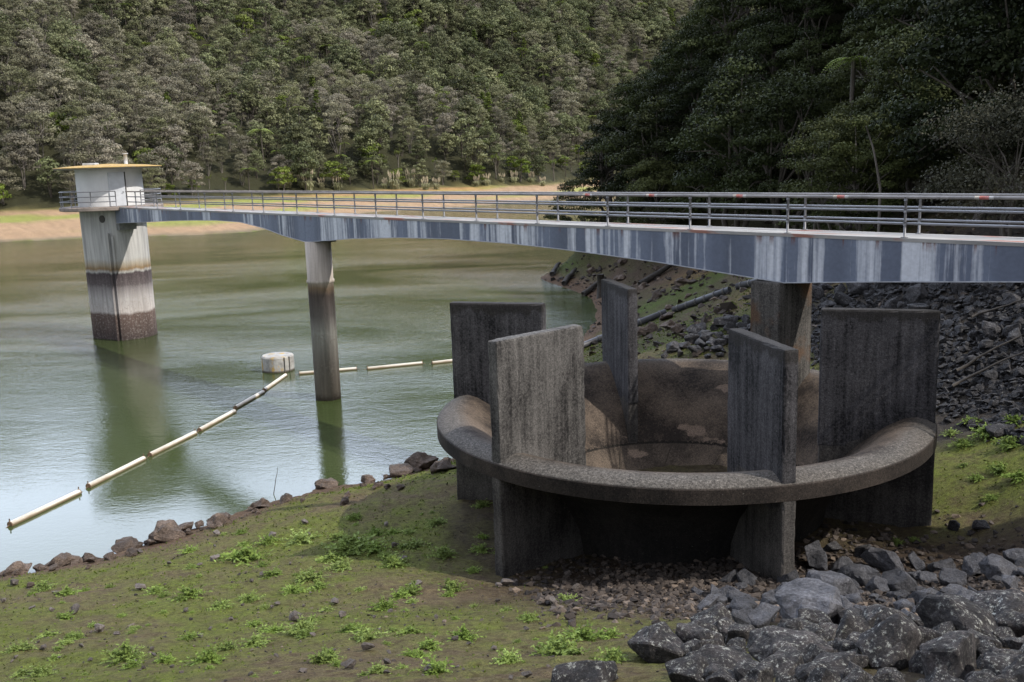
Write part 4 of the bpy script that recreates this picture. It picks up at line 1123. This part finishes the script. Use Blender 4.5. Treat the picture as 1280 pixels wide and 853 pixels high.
# ------------------------------------------------------------------ trees
def tube_mesh(name, tubes, mat):
    bm = bmesh.new()
    for pts, rad in tubes: tube(bm, pts, rad, 6, cap=False)
    me = bpy.data.meshes.new(name); bm.to_mesh(me); bm.free(); me.materials.append(mat); return me
def bark(name, lo, hi):
    m, t, b = material(name, 0.9, 0.2)
    co = t.new('ShaderNodeTexCoord').outputs['Object']
    t.link(t.ramp(t.noise(t.mapping(co, (3, 3, 0.8)), 1.5, 5, 0.65), [(0.3, lo), (0.7, hi)]), b.inputs['Base Color'])
    return m
BK_PALE = bark('pale manuka bark', (0.09, 0.077, 0.066), (0.21, 0.19, 0.17))
BK_DARK = bark('dark bark', (0.045, 0.038, 0.030), (0.12, 0.105, 0.09))
BK_WHITE = bark('bleached bark', (0.22, 0.21, 0.19), (0.42, 0.41, 0.38))
L_MAN = foliage('manuka foliage', (0.140, 0.145, 0.074), (0.225, 0.202, 0.160), 0.2, 0.26)
L_GREEN = foliage('broadleaf foliage', (0.100, 0.115, 0.056), (0.160, 0.165, 0.088), 0.2, 0.33)
L_CONE = foliage('conifer foliage', (0.060, 0.085, 0.016), (0.085, 0.105, 0.024), 0.1, 0.2)
L_FERN = foliage('fern fronds', (0.15, 0.21, 0.040), (0.21, 0.26, 0.060), 0.3, 0.2)
L_LIME = foliage('young broadleaf foliage', (0.115, 0.155, 0.028), (0.135, 0.16, 0.04), 0.25, 0.2)
L_NEAR = foliage('dark forest foliage', (0.017, 0.024, 0.008), (0.034, 0.042, 0.014), 0.10, 0.35)
L_OLIVE = foliage('olive forest foliage', (0.043, 0.052, 0.017), (0.062, 0.070, 0.026), 0.15, 0.25)
L_GREYB = foliage('grey bush foliage', (0.052, 0.054, 0.034), (0.062, 0.060, 0.040), 0.15, 0.2)
L_PAM = foliage('pampas leaves', (0.26, 0.27, 0.15), (0.32, 0.31, 0.19), 0.2, 0.15)
L_PLUME = foliage('pampas plumes', (0.42, 0.37, 0.28), (0.46, 0.40, 0.30), 0.2, 0.1)

def clumps_tree(seed, H, R_, z0, nclump, nleaf, size, leafmat, barkmat, flat=0.6, stems=3, stemr=0.13, fill=0.35, shape='dome', crr=(0.30, 0.50)):
    Q = np.random.default_rng(seed)
    cs = []
    for k in range(nclump):
        u = (k + 0.5) / nclump; a = k * 2.39996 + Q.uniform(-0.4, 0.4)
        if shape == 'dome':
            zf = 1 - u; rad = math.sqrt(max(0.0, 1 - (zf * 1.0) ** 2)) * R_ * 0.78 + 0.1
            z = z0 + (H - z0) * (0.10 + 0.80 * zf) + Q.normal(0, 0.05 * H)
        elif shape == 'cone':
            zf = u; rad = R_ * (1 - zf) * 0.75 + 0.1; z = z0 + (H - z0) * zf * 0.96
        else:
            zf = Q.uniform(0, 1); rad = R_ * 0.75 * math.sqrt(Q.uniform(0.05, 1)); z = z0 + (H - z0) * zf * 0.9
        rad *= Q.uniform(0.65, 1.15)
        cr = R_ * Q.uniform(*crr) * (0.6 + 0.4 * (1 - zf) if shape == 'cone' else 1)
        cs.append((rad * math.cos(a), rad * math.sin(a), z, cr))
    cs = np.array(cs)
    per = nleaf // nclump
    C_ = []; Nn = []; sh = []
    for c in cs:
        d = Q.normal(size=(per, 3)); d /= np.linalg.norm(d, axis=1)[:, None]
        d[:, 2] = np.where(d[:, 2] < -0.25, -d[:, 2] * 0.5, d[:, 2])
        rad = np.where(Q.random(per) < fill, Q.random(per) ** 0.4, Q.uniform(0.85, 1.10, per)) * c[3]
        p = d * rad[:, None] * np.array([1, 1, flat]) + c[:3]
        C_.append(p); Nn.append(d * np.array([1, 1, 1.3])); sh.append(np.clip(Q.normal(0.5, 0.22, per) + Q.normal(0, 0.22), 0, 1))
    C_ = np.concatenate(C_); Nn = np.concatenate(Nn)
    V = leaves(C_, Nn, size, 0.6, 0.55, Q)
    crown = quads('crown', V, leafmat, np.concatenate(sh))
    tubes = []
    order = Q.permutation(len(cs))
    for s in range(stems):
        a = Q.uniform(0, 2 * PI); lean = Q.uniform(0.05, 0.22) * H if stems > 1 else 0.03 * H
        top = np.array([math.cos(a) * lean, math.sin(a) * lean, z0 + (H - z0) * (0.4 if shape != 'cone' else 0.95)])
        b0 = np.array([math.cos(a) * 0.15, math.sin(a) * 0.15, -0.8]) * (1 if stems > 1 else 0.999)
        mid = (b0 + top) / 2 + Q.normal(0, 0.04 * H, 3) * np.array([1, 1, 0.3])
        tubes.append(([b0, mid, top], [stemr, stemr * 0.8, stemr * 0.5]))
        for j in order[s::stems][:7]:
            c = cs[j]; st = mid + (top - mid) * Q.uniform(0.1, 1)
            e = c[:3] + np.array([0, 0, -c[3] * flat * 0.4])
            mm = (st + e) / 2 + np.array([0, 0, 0.04 * H])
            tubes.append(([st, mm, e], [stemr * 0.42, stemr * 0.3, stemr * 0.15]))
    return crown, tube_mesh('trunk', tubes, barkmat)
def fern_tree(seed, H=5.0, nf=15, L=2.6, leafmat=None):
    Q = np.random.default_rng(seed); V = []; tubes = []
    tp = np.array([Q.normal(0, 0.2), Q.normal(0, 0.2), H])
    for k in range(nf):
        a = 2 * PI * k / nf + Q.uniform(-0.15, 0.15); rise = Q.uniform(0.35, 0.8); l = L * Q.uniform(0.8, 1.1)
        ts = np.linspace(0.12, 1, 16)
        pc = tp + np.stack([math.cos(a) * l * ts, math.sin(a) * l * ts, l * (rise * ts - (rise + 0.35) * ts ** 2)], -1)
        side = np.array([-math.sin(a), math.cos(a), 0])
        dirv = np.array([math.cos(a), math.sin(a), 0])
        for t_, p in zip(ts, pc):
            w_ = l * 0.22 * math.sin(PI * min(1, 0.12 + 0.88 * t_)) ** 0.7 + 0.03
            for s_ in (-1, 1):
                tip = p + side * s_ * w_ + dirv * w_ * 0.35 - np.array([0, 0, w_ * 0.25])
                hw = l * 0.026
                V.append([p - dirv * hw, tip - dirv * hw * 0.2, tip + dirv * hw * 0.2, p + dirv * hw])
        tubes.append((list(pc[::5]), [0.03, 0.025, 0.02, 0.012][:len(pc[::5])]))
    crown = quads('crown', np.array(V), leafmat or L_FERN, Q.uniform(0.2, 1, len(V)))
    tubes.append(([(0, 0, -0.8), tp * np.array([0.5, 0.5, 0.5]), tp], [0.17, 0.13, 0.14]))
    return crown, tube_mesh('trunk', tubes, BK_DARK)
def cabbage_tree(seed, H=6):
    Q = np.random.default_rng(seed); V = []; tubes = [([(0, 0, -0.8), (0.1, 0, H * 0.6)], [0.18, 0.14])]
    for k in range(5):
        a = k * 2.4; hd = np.array([0.1 + math.cos(a) * 0.9, math.sin(a) * 0.9, H * Q.uniform(0.78, 1.0)])
        tubes.append(([(0.1, 0, H * 0.55), (hd + np.array([0.1, 0, H * 0.55])) / 2 + np.array([0, 0, 0.1]), hd], [0.1, 0.08, 0.07]))
        for q in range(46):
            d = Q.normal(size=3); d /= np.linalg.norm(d); d[2] = d[2] * 0.8 + 0.15
            s = np.cross(d, [0, 0, 1.0]); s /= np.linalg.norm(s) + 1e-6
            l = Q.uniform(0.7, 1.05)
            V.append([hd - s * 0.02, hd + d * l * 0.5 - s * 0.05, hd + d * l - np.array([0, 0, 0.15]), hd + d * l * 0.5 + s * 0.05])
    return quads('crown', np.array(V), L_LIME, Q.uniform(0.2, 1, len(V))), tube_mesh('trunk', tubes, BK_PALE)
def pampas(seed):
    Q = np.random.default_rng(seed); V = []; P = []
    for q in range(150):
        a = Q.uniform(0, 2 * PI); l = Q.uniform(1.0, 2.2); o_ = Q.uniform(0.2, 0.9)
        b0 = np.array([Q.normal(0, 0.3), Q.normal(0, 0.3), 0]); d = np.array([math.cos(a), math.sin(a), 0]); s = np.array([-d[1], d[0], 0]) * 0.05
        m_ = b0 + d * l * o_ * 0.5 + np.array([0, 0, l * 0.8]); e = b0 + d * l * o_ + np.array([0, 0, l * (0.9 - 0.5 * o_)])
        V.append([b0 - s, b0 + s, m_ + s, m_ - s]); V.append([m_ - s, m_ + s, e + s * 0.2, e - s * 0.2])
    for q in range(14):
        a = Q.uniform(0, 2 * PI); d = np.array([math.cos(a), math.sin(a), 0]); b0 = d * Q.uniform(0.1, 0.6)
        tp = b0 + d * 0.5 + np.array([0, 0, Q.uniform(2.2, 3.2)])
        for r_ in range(2):
            s = np.array([math.cos(a + r_ * 1.5), math.sin(a + r_ * 1.5), 0]) * 0.14
            P.append([tp - np.array([0, 0, 0.5]), tp + s, tp + np.array([0, 0, 0.6]) + d * 0.1, tp - s])
        s = np.array([0.02, 0, 0]); P.append([b0 - s, b0 + s, tp + s, tp - s])
    return quads('leaves', np.array(V), L_PAM, Q.uniform(0.2, 1, len(V))), quads('plume', np.array(P), L_PLUME, Q.uniform(0.4, 1, len(P)))

KINDS = {}
KINDS['manuka_tree'] = [clumps_tree(300 + k, 10, 3.4, 2.9, 19, 3000, 0.17, L_MAN, BK_PALE, 0.72, 3 + k % 3, 0.12, crr=(0.26, 0.42)) for k in range(6)]
KINDS['broadleaf_tree'] = [clumps_tree(320 + k, 10.5, 3.4, 2.6, 17, 1150, 0.32, L_GREEN, BK_DARK, 0.75, 2, 0.2) for k in range(4)]
KINDS['conifer_tree'] = [clumps_tree(330 + k, 14, 3.2, 1.5, 26, 1500, 0.30, L_CONE, BK_DARK, 0.8, 1, 0.25, shape='cone') for k in range(2)]
KINDS['lime_tree'] = [clumps_tree(335 + k, 7, 3.0, 1.6, 13, 850, 0.32, L_LIME, BK_PALE, 0.65, 2, 0.14) for k in range(2)]
KINDS['tree_fern'] = [fern_tree(340 + k, 5.5 + k) for k in range(3)]
KINDS['cabbage_tree'] = [cabbage_tree(350 + k, 6 + k) for k in range(2)]
KINDS['pampas'] = [pampas(360 + k) for k in range(3)]
KINDS['forest_tree'] = [clumps_tree(400 + k, 12, 4.2, 2.2, 46, 15000, 0.115, L_NEAR, BK_DARK, 0.65, 3, 0.22, 0.3, crr=(0.20, 0.36)) for k in range(5)]
KINDS['olive_tree'] = [clumps_tree(420 + k, 9, 3.6, 1.2, 42, 15000, 0.095, L_OLIVE, BK_PALE, 0.6, 3, 0.13, 0.3, crr=(0.18, 0.34)) for k in range(3)]
KINDS['grey_bush'] = [clumps_tree(430, 5.5, 3.2, 0.6, 30, 14000, 0.055, L_GREYB, BK_DARK, 0.8, 4, 0.09, 0.4)]
PARTN = {'pampas': ('leaves', 'plume')}
def plant(kind, var, p, s, label, group, name=None, cat='tree', rot=None):
    T = thing(name or kind, label, cat, p, random.uniform(0, 2 * PI) if rot is None else rot, group, s)
    a, b_ = KINDS[kind][var % len(KINDS[kind])]
    n = PARTN.get(kind, ('crown', 'trunk'))
    obj(n[0], a, None, T); obj(n[1], b_, None, T)
    return T

# where trees stand on the far hill
sp_ = 6.3
xs_, ys_ = np.meshgrid(np.arange(-330, 200, sp_), np.arange(170, 780, sp_))
xs_ = (xs_ + rng.uniform(-2.3, 2.3, xs_.shape)).ravel(); ys_ = (ys_ + rng.uniform(-2.3, 2.3, ys_.shape)).ravel()
fd_ = fardist(xs_, ys_); azr = xs_ / ys_
tl_ = 45 + 9 * fbm(xs_, ys_, 2, 0.02)
ok = (fd_ > tl_ - 2) & (azr > -0.62) & (azr < 0.36)
xs_, ys_, fd_, tl_, azr = xs_[ok], ys_[ok], fd_[ok], tl_[ok], azr[ok]
zs_ = height(xs_, ys_)
el = (zs_ + 10 - EYE) / np.hypot(xs_, ys_)
ok = (el < 0.235) & (fd_ - tl_ < 430)
xs_, ys_, zs_, fd_, tl_, azr = [q[ok] for q in (xs_, ys_, zs_, fd_, tl_, azr)]
sel = fbm(xs_, ys_, 3, 0.03) + rng.normal(0, 0.25, len(xs_)) + 0.45 * sstep(-0.36, 0.05, azr)
u = rng.random(len(xs_))
kind = np.where(sel > 0.36, 1, 0)
kind = np.where((u < 0.14) & (sel > -0.05) , 2, kind)          # tree ferns
kind = np.where((u > 0.92) & (sel > 0.0), 3, kind)            # lime
kind = np.where((u > 0.985) & (azr > -0.35), 4, kind)          # conifers
front = (fd_ - tl_) < 8
kind = np.where(front & (u > 0.60) & (azr > -0.40), 3, kind)
kind = np.where(front & (u > 0.85) & (azr > -0.40), 5, kind)
KN = ['manuka_tree', 'broadleaf_tree', 'tree_fern', 'lime_tree', 'conifer_tree', 'cabbage_tree']
scl = 0.66 + 0.95 * rng.random(len(xs_)) ** 1.4; scl = np.where(front, scl * 0.85, scl)
scl = np.where(kind == 4, np.minimum(scl, 0.95) * 0.95, scl)
dist = np.hypot(xs_, ys_)
vis = (azr > -0.54) & (azr < 0.16)
order = np.argsort(np.where(vis, dist, 1e9))
NFAR = 200
single = set(order[:NFAR].tolist())
LAB = {'manuka_tree': 'grey-brown manuka tree with pale stems at the foot of the far hill', 'broadleaf_tree': 'rounded dark green tree at the foot of the far hill',
       'tree_fern': 'light green tree fern at the foot of the far hill', 'lime_tree': 'bright green bushy tree at the foot of the far hill',
       'conifer_tree': 'dark green conical tree at the foot of the far hill', 'cabbage_tree': 'spiky-headed cabbage tree at the foot of the far hill'}
for q in order[:NFAR]:
    k = KN[kind[q]]
    nm = {'lime_tree': 'bushy_tree'}.get(k, k)
    plant(k, int(q), (xs_[q], ys_[q], zs_[q]), float(scl[q]), LAB[k], nm.replace('_', ' ') + 's along the far shore', nm)
# standout trees
def hill_point(px, py): return ground_at(px, py, rmin=180, rmax=700)
for (px, py, k, s, lab) in ((393, 140, 'conifer_tree', 0.95, 'dark green conical tree standing alone above the grey forest'), (650, 175, 'conifer_tree', 0.8, 'yellowish conical tree right of centre on the far hill'),
                            (465, 215, 'lime_tree', 1.3, 'broad bright green tree behind the pampas on the far shore'), (612, 165, 'conifer_tree', 1.05, 'tall grey-green narrow tree beside the yellowish conical one')):
    P = hill_point(px, py); plant(k, 0, P, s, lab, None, {'lime_tree': 'bushy_tree'}.get(k, k))
for q, (px, py) in enumerate([(348, 236), (362, 236), (376, 237), (390, 237), (404, 237), (420, 237), (482, 236), (498, 237), (515, 236), (530, 236), (545, 236), (598, 232), (612, 232), (628, 231), (645, 231), (662, 231), (675, 231)]):
    P = ground_at(px + random.uniform(-5, 5), py + random.uniform(-2, 2), rmin=180)
    plant('pampas', q, P, random.uniform(0.9, 1.8), 'tall pale pampas clump with plumes on the far shore', 'pampas clumps along the far shore', 'pampas_clump', 'plant')
# the rest of the far forest: one mass of instances
rest = np.array([q for q in range(len(xs_)) if q not in single])
me = bpy.data.meshes.new('far_forest')
me.vertices.add(len(rest)); me.vertices.foreach_set('co', np.stack([xs_[rest], ys_[rest], zs_[rest]], -1).astype(np.float32).ravel())
protos = []
pick = np.zeros(len(rest), int)
allp = []
for ki, kn in enumerate(KN):
    st_ = len(allp); allp += [(kn, v) for v in range(len(KINDS[kn]))]
    mk = kind[rest] == ki
    pick[mk] = st_ + rng.integers(0, len(KINDS[kn]), mk.sum())
a = me.attributes.new('pick', 'INT', 'POINT'); a.data.foreach_set('value', pick.astype(np.int32))
a = me.attributes.new('size', 'FLOAT', 'POINT'); a.data.foreach_set('value', scl[rest].astype(np.float32))
a = me.attributes.new('turn', 'FLOAT', 'POINT'); a.data.foreach_set('value', rng.uniform(0, 6.28, len(rest)).astype(np.float32))
FF = obj('far_forest', me); tag(FF, 'grey-green forest covering the far hillside above the shore trees', 'forest', kind='stuff')
ng = bpy.data.node_groups.new('far_forest', 'GeometryNodeTree')
ng.interface.new_socket('Geometry', in_out='INPUT', socket_type='NodeSocketGeometry'); ng.interface.new_socket('Geometry', in_out='OUTPUT', socket_type='NodeSocketGeometry')
N_ = ng.nodes; gi = N_.new('NodeGroupInput'); go = N_.new('NodeGroupOutput')
jn_ = N_.new('GeometryNodeJoinGeometry')
first = {}
for o in bpy.data.objects:
    if o.parent and o.name.split('.')[0] in ('crown', 'trunk') and o.data.name not in first: first[o.data.name] = o
geos = []
for kn, v in allp:
    j = N_.new('GeometryNodeJoinGeometry')
    for part in KINDS[kn][v]:
        if part.name not in first:
            # this variant does not stand among the single trees: plant one inside the visible wood
            q = int(order[NFAR + len(first)]); T = plant(kn, v, (xs_[q], ys_[q], zs_[q]), float(scl[q]), LAB[kn], ({'lime_tree': 'bushy_tree'}.get(kn, kn)).replace('_', ' ') + 's along the far shore', {'lime_tree': 'bushy_tree'}.get(kn, kn))
            for ch in T.children: first[ch.data.name] = ch
        oi = N_.new('GeometryNodeObjectInfo'); oi.transform_space = 'ORIGINAL'; oi.inputs['Object'].default_value = first[part.name]; oi.inputs['As Instance'].default_value = True
        ng.links.new(oi.outputs['Geometry'], j.inputs[0])
    g2 = N_.new('GeometryNodeGeometryToInstance'); ng.links.new(j.outputs[0], g2.inputs[0]); geos.append(g2)
for g2 in reversed(geos): ng.links.new(g2.outputs[0], jn_.inputs[0])
iop = N_.new('GeometryNodeInstanceOnPoints'); ng.links.new(gi.outputs[0], iop.inputs['Points']); ng.links.new(jn_.outputs[0], iop.inputs['Instance'])
iop.inputs['Pick Instance'].default_value = True
def named(nm, ty):
    nd = N_.new('GeometryNodeInputNamedAttribute'); nd.data_type = ty; nd.inputs['Name'].default_value = nm
    return [s_ for s_ in nd.outputs if s_.enabled and s_.name == 'Attribute'][0]
ng.links.new(named('pick', 'INT'), iop.inputs['Instance Index']); ng.links.new(named('size', 'FLOAT'), iop.inputs['Scale'])
cx_ = N_.new('ShaderNodeCombineXYZ'); ng.links.new(named('turn', 'FLOAT'), cx_.inputs[2])
ng.links.new(cx_.outputs[0], iop.inputs['Rotation']); ng.links.new(iop.outputs[0], go.inputs[0])
md = FF.modifiers.new('far_forest', 'NODES'); md.node_group = ng

# the near dark forest on the right hill
near = [(11.5, 106, hxy(11.5, 106)), (15.5, 109, hxy(15.5, 109)), (19.0, 113, hxy(19, 113)), (17.5, 104, hxy(17.5, 104)), (22.5, 116, hxy(22.5, 116)), (13.0, 100, hxy(13, 100))]
tries = 0
while len(near) < 125 and tries < 40000:
    tries += 1
    y_ = random.uniform(34, 150); x_ = hillx(y_) + random.uniform(-3.0, 46)
    if not (0.05 < x_ / y_ < 0.74): continue
    z_ = hxy(x_, y_)
    if z_ < 1.0 or (z_ + 12 - EYE) / math.hypot(x_, y_) < -0.05: continue
    if (z_ - EYE) / math.hypot(x_, y_) > 0.27: continue
    if 0.285 < x_ / y_ < 0.41 and y_ < 68: continue
    mind = 3.4 if y_ < 120 else 4.5
    if any((x_ - a_) ** 2 + (y_ - b_) ** 2 < mind ** 2 for a_, b_, c_ in near): continue
    near.append((x_, y_, z_))
for q, (x_, y_, z_) in enumerate(near):
    ol = random.random() < 0.30
    k = 'olive_tree' if ol else 'forest_tree'
    plant(k, q, (x_, y_, z_ - 0.4), random.uniform(0.75, 1.2), 'olive-leaved tree on the shaded hill behind the bridge' if ol else 'dark leafy tree on the shaded hill behind the bridge',
          'olive trees on the right hill' if ol else 'dark trees on the right hill', k)
P = np.array([24.0, 43.0, 0]); 
def hill_r(px, y): d = ray(px, 250); x = d[0] / d[1] * y; return (x, y, hxy(x, y))
plant('grey_bush', 0, hill_r(1262, 40), 1.15, 'grey twiggy bush behind the railings at the right edge', None, 'grey_bush', 'bush')
KINDS['lone_fern'] = [fern_tree(349, 9.4, 18, 1.9)]
p_ = hill_r(1058, 63); plant('lone_fern', 0, (p_[0], p_[1], 17.6 - 9.4), 1.0, 'lone bright tree fern spreading its fronds in the dark forest', None, 'tree_fern')
for px, y, sc_ in ((1036, 53, 0.82), (1082, 52, 0.74), (1108, 57, 0.9), (1060, 58, 0.8)):
    plant('olive_tree', px, hill_r(px, y), sc_, 'olive-leaved tree on the shaded hill behind the bridge', 'olive trees on the right hill', 'olive_tree')
p_ = hill_r(1140, 54); plant('olive_tree', 1, p_, 0.85, 'grey-green tree with a pale crooked stem behind the middle of the railings', None, 'olive_tree')
def standing(name, lab, pxs, y, rad, mat):
    pts = []
    for px, py in pxs:
        d = ray(px, py); k = y / d[1]; pts.append((d[0] * k, y + random.uniform(-0.1, 0.1), EYE + d[2] * k))
    x0, y0, z0 = pts[0]
    pts = [(x0, y0, hxy(x0, y0) - 0.5)] + pts
    bm = bmesh.new(); tube(bm, pts, [rad * 1.1] + [rad * (1 - 0.6 * i_ / len(pxs)) for i_ in range(len(pxs))], 8); o = smooth(obj(name, bm, mat)); tag(o, lab, 'tree')
standing('dead_tree', 'short pale dead trunk standing high in the dark forest at the upper right', ((1256, 60), (1256, 38), (1256, 18)), 78, 0.16, BK_WHITE)
standing('bare_tree', 'pale crooked bare stem in the dark trees above the middle of the railings', ((1101, 236), (1096, 205), (1091, 185), (1082, 158)), 47, 0.065, BK_PALE)
# air, light, sky
SUN = Vector((0.93, -0.40, 1.0)).normalized()
l = bpy.data.lights.new('sun', 'SUN'); l.energy = 3.0; l.angle = math.radians(0.6); l.color = (1.0, 0.95, 0.87)
lo = bpy.data.objects.new('sun', l); COL.objects.link(lo); lo.rotation_euler = (-SUN).to_track_quat('-Z', 'Y').to_euler(); lo.location = (40, -10, 60)
wd = bpy.data.worlds.new('World'); sc.world = wd; wd.use_nodes = True
wt = wd.node_tree; bg = wt.nodes['Background']
sky = wt.nodes.new('ShaderNodeTexSky'); sky.sky_type = 'NISHITA'; sky.sun_disc = False
sky.sun_elevation = math.asin(SUN.z); sky.sun_rotation = math.atan2(SUN.x, SUN.y); sky.air_density = 1.0; sky.dust_density = 1.5
class WT(NT):
    def __init__(s, tr): s.t = tr; s.n = tr.nodes; s.l = tr.links
W = WT(wt)
dirv = W.new('ShaderNodeTexCoord').outputs['Generated']
cl = W.noise(W.mapping(dirv, (1, 1, 2.2), (0.3, 0.1, 0)), 2.3, 6, 0.58, dist=0.3)
cf = W.ramp(cl, [(0.36, 0.0), (0.56, 0.95)])
sy = W.new('ShaderNodeSeparateXYZ'); wt.links.new(dirv, sy.inputs[0])
front = W.ramp(sy.outputs[1], [(0.1, 0.0), (0.6, 1.0)])           # unseen cumulus over the far hills, brightened for the water to mirror
cc_ = W.mix(front, (8.0, 8.2, 8.8), (25.0, 28.5, 35.5))
c = W.mix(cf, sky.outputs[0], cc_)
wt.links.new(c, bg.inputs['Color']); bg.inputs['Strength'].default_value = 0.09

vs_ = sc.view_settings; sc.display_settings.display_device = 'sRGB'
vs_.view_transform = 'Standard'; vs_.look = 'None'; vs_.gamma = 1; vs_.use_curve_mapping = False; vs_.exposure = 0.75
sc.render.engine = 'CYCLES'
cy = sc.cycles
cy.use_denoising = True; cy.denoising_input_passes = 'RGB_ALBEDO_NORMAL'; cy.denoising_prefilter = 'ACCURATE'
cy.max_bounces = 6; cy.diffuse_bounces = 3; cy.glossy_bounces = 3; cy.transmission_bounces = 2; cy.volume_bounces = 0; cy.transparent_max_bounces = 4
cy.use_adaptive_sampling = True; cy.adaptive_threshold = 0.01
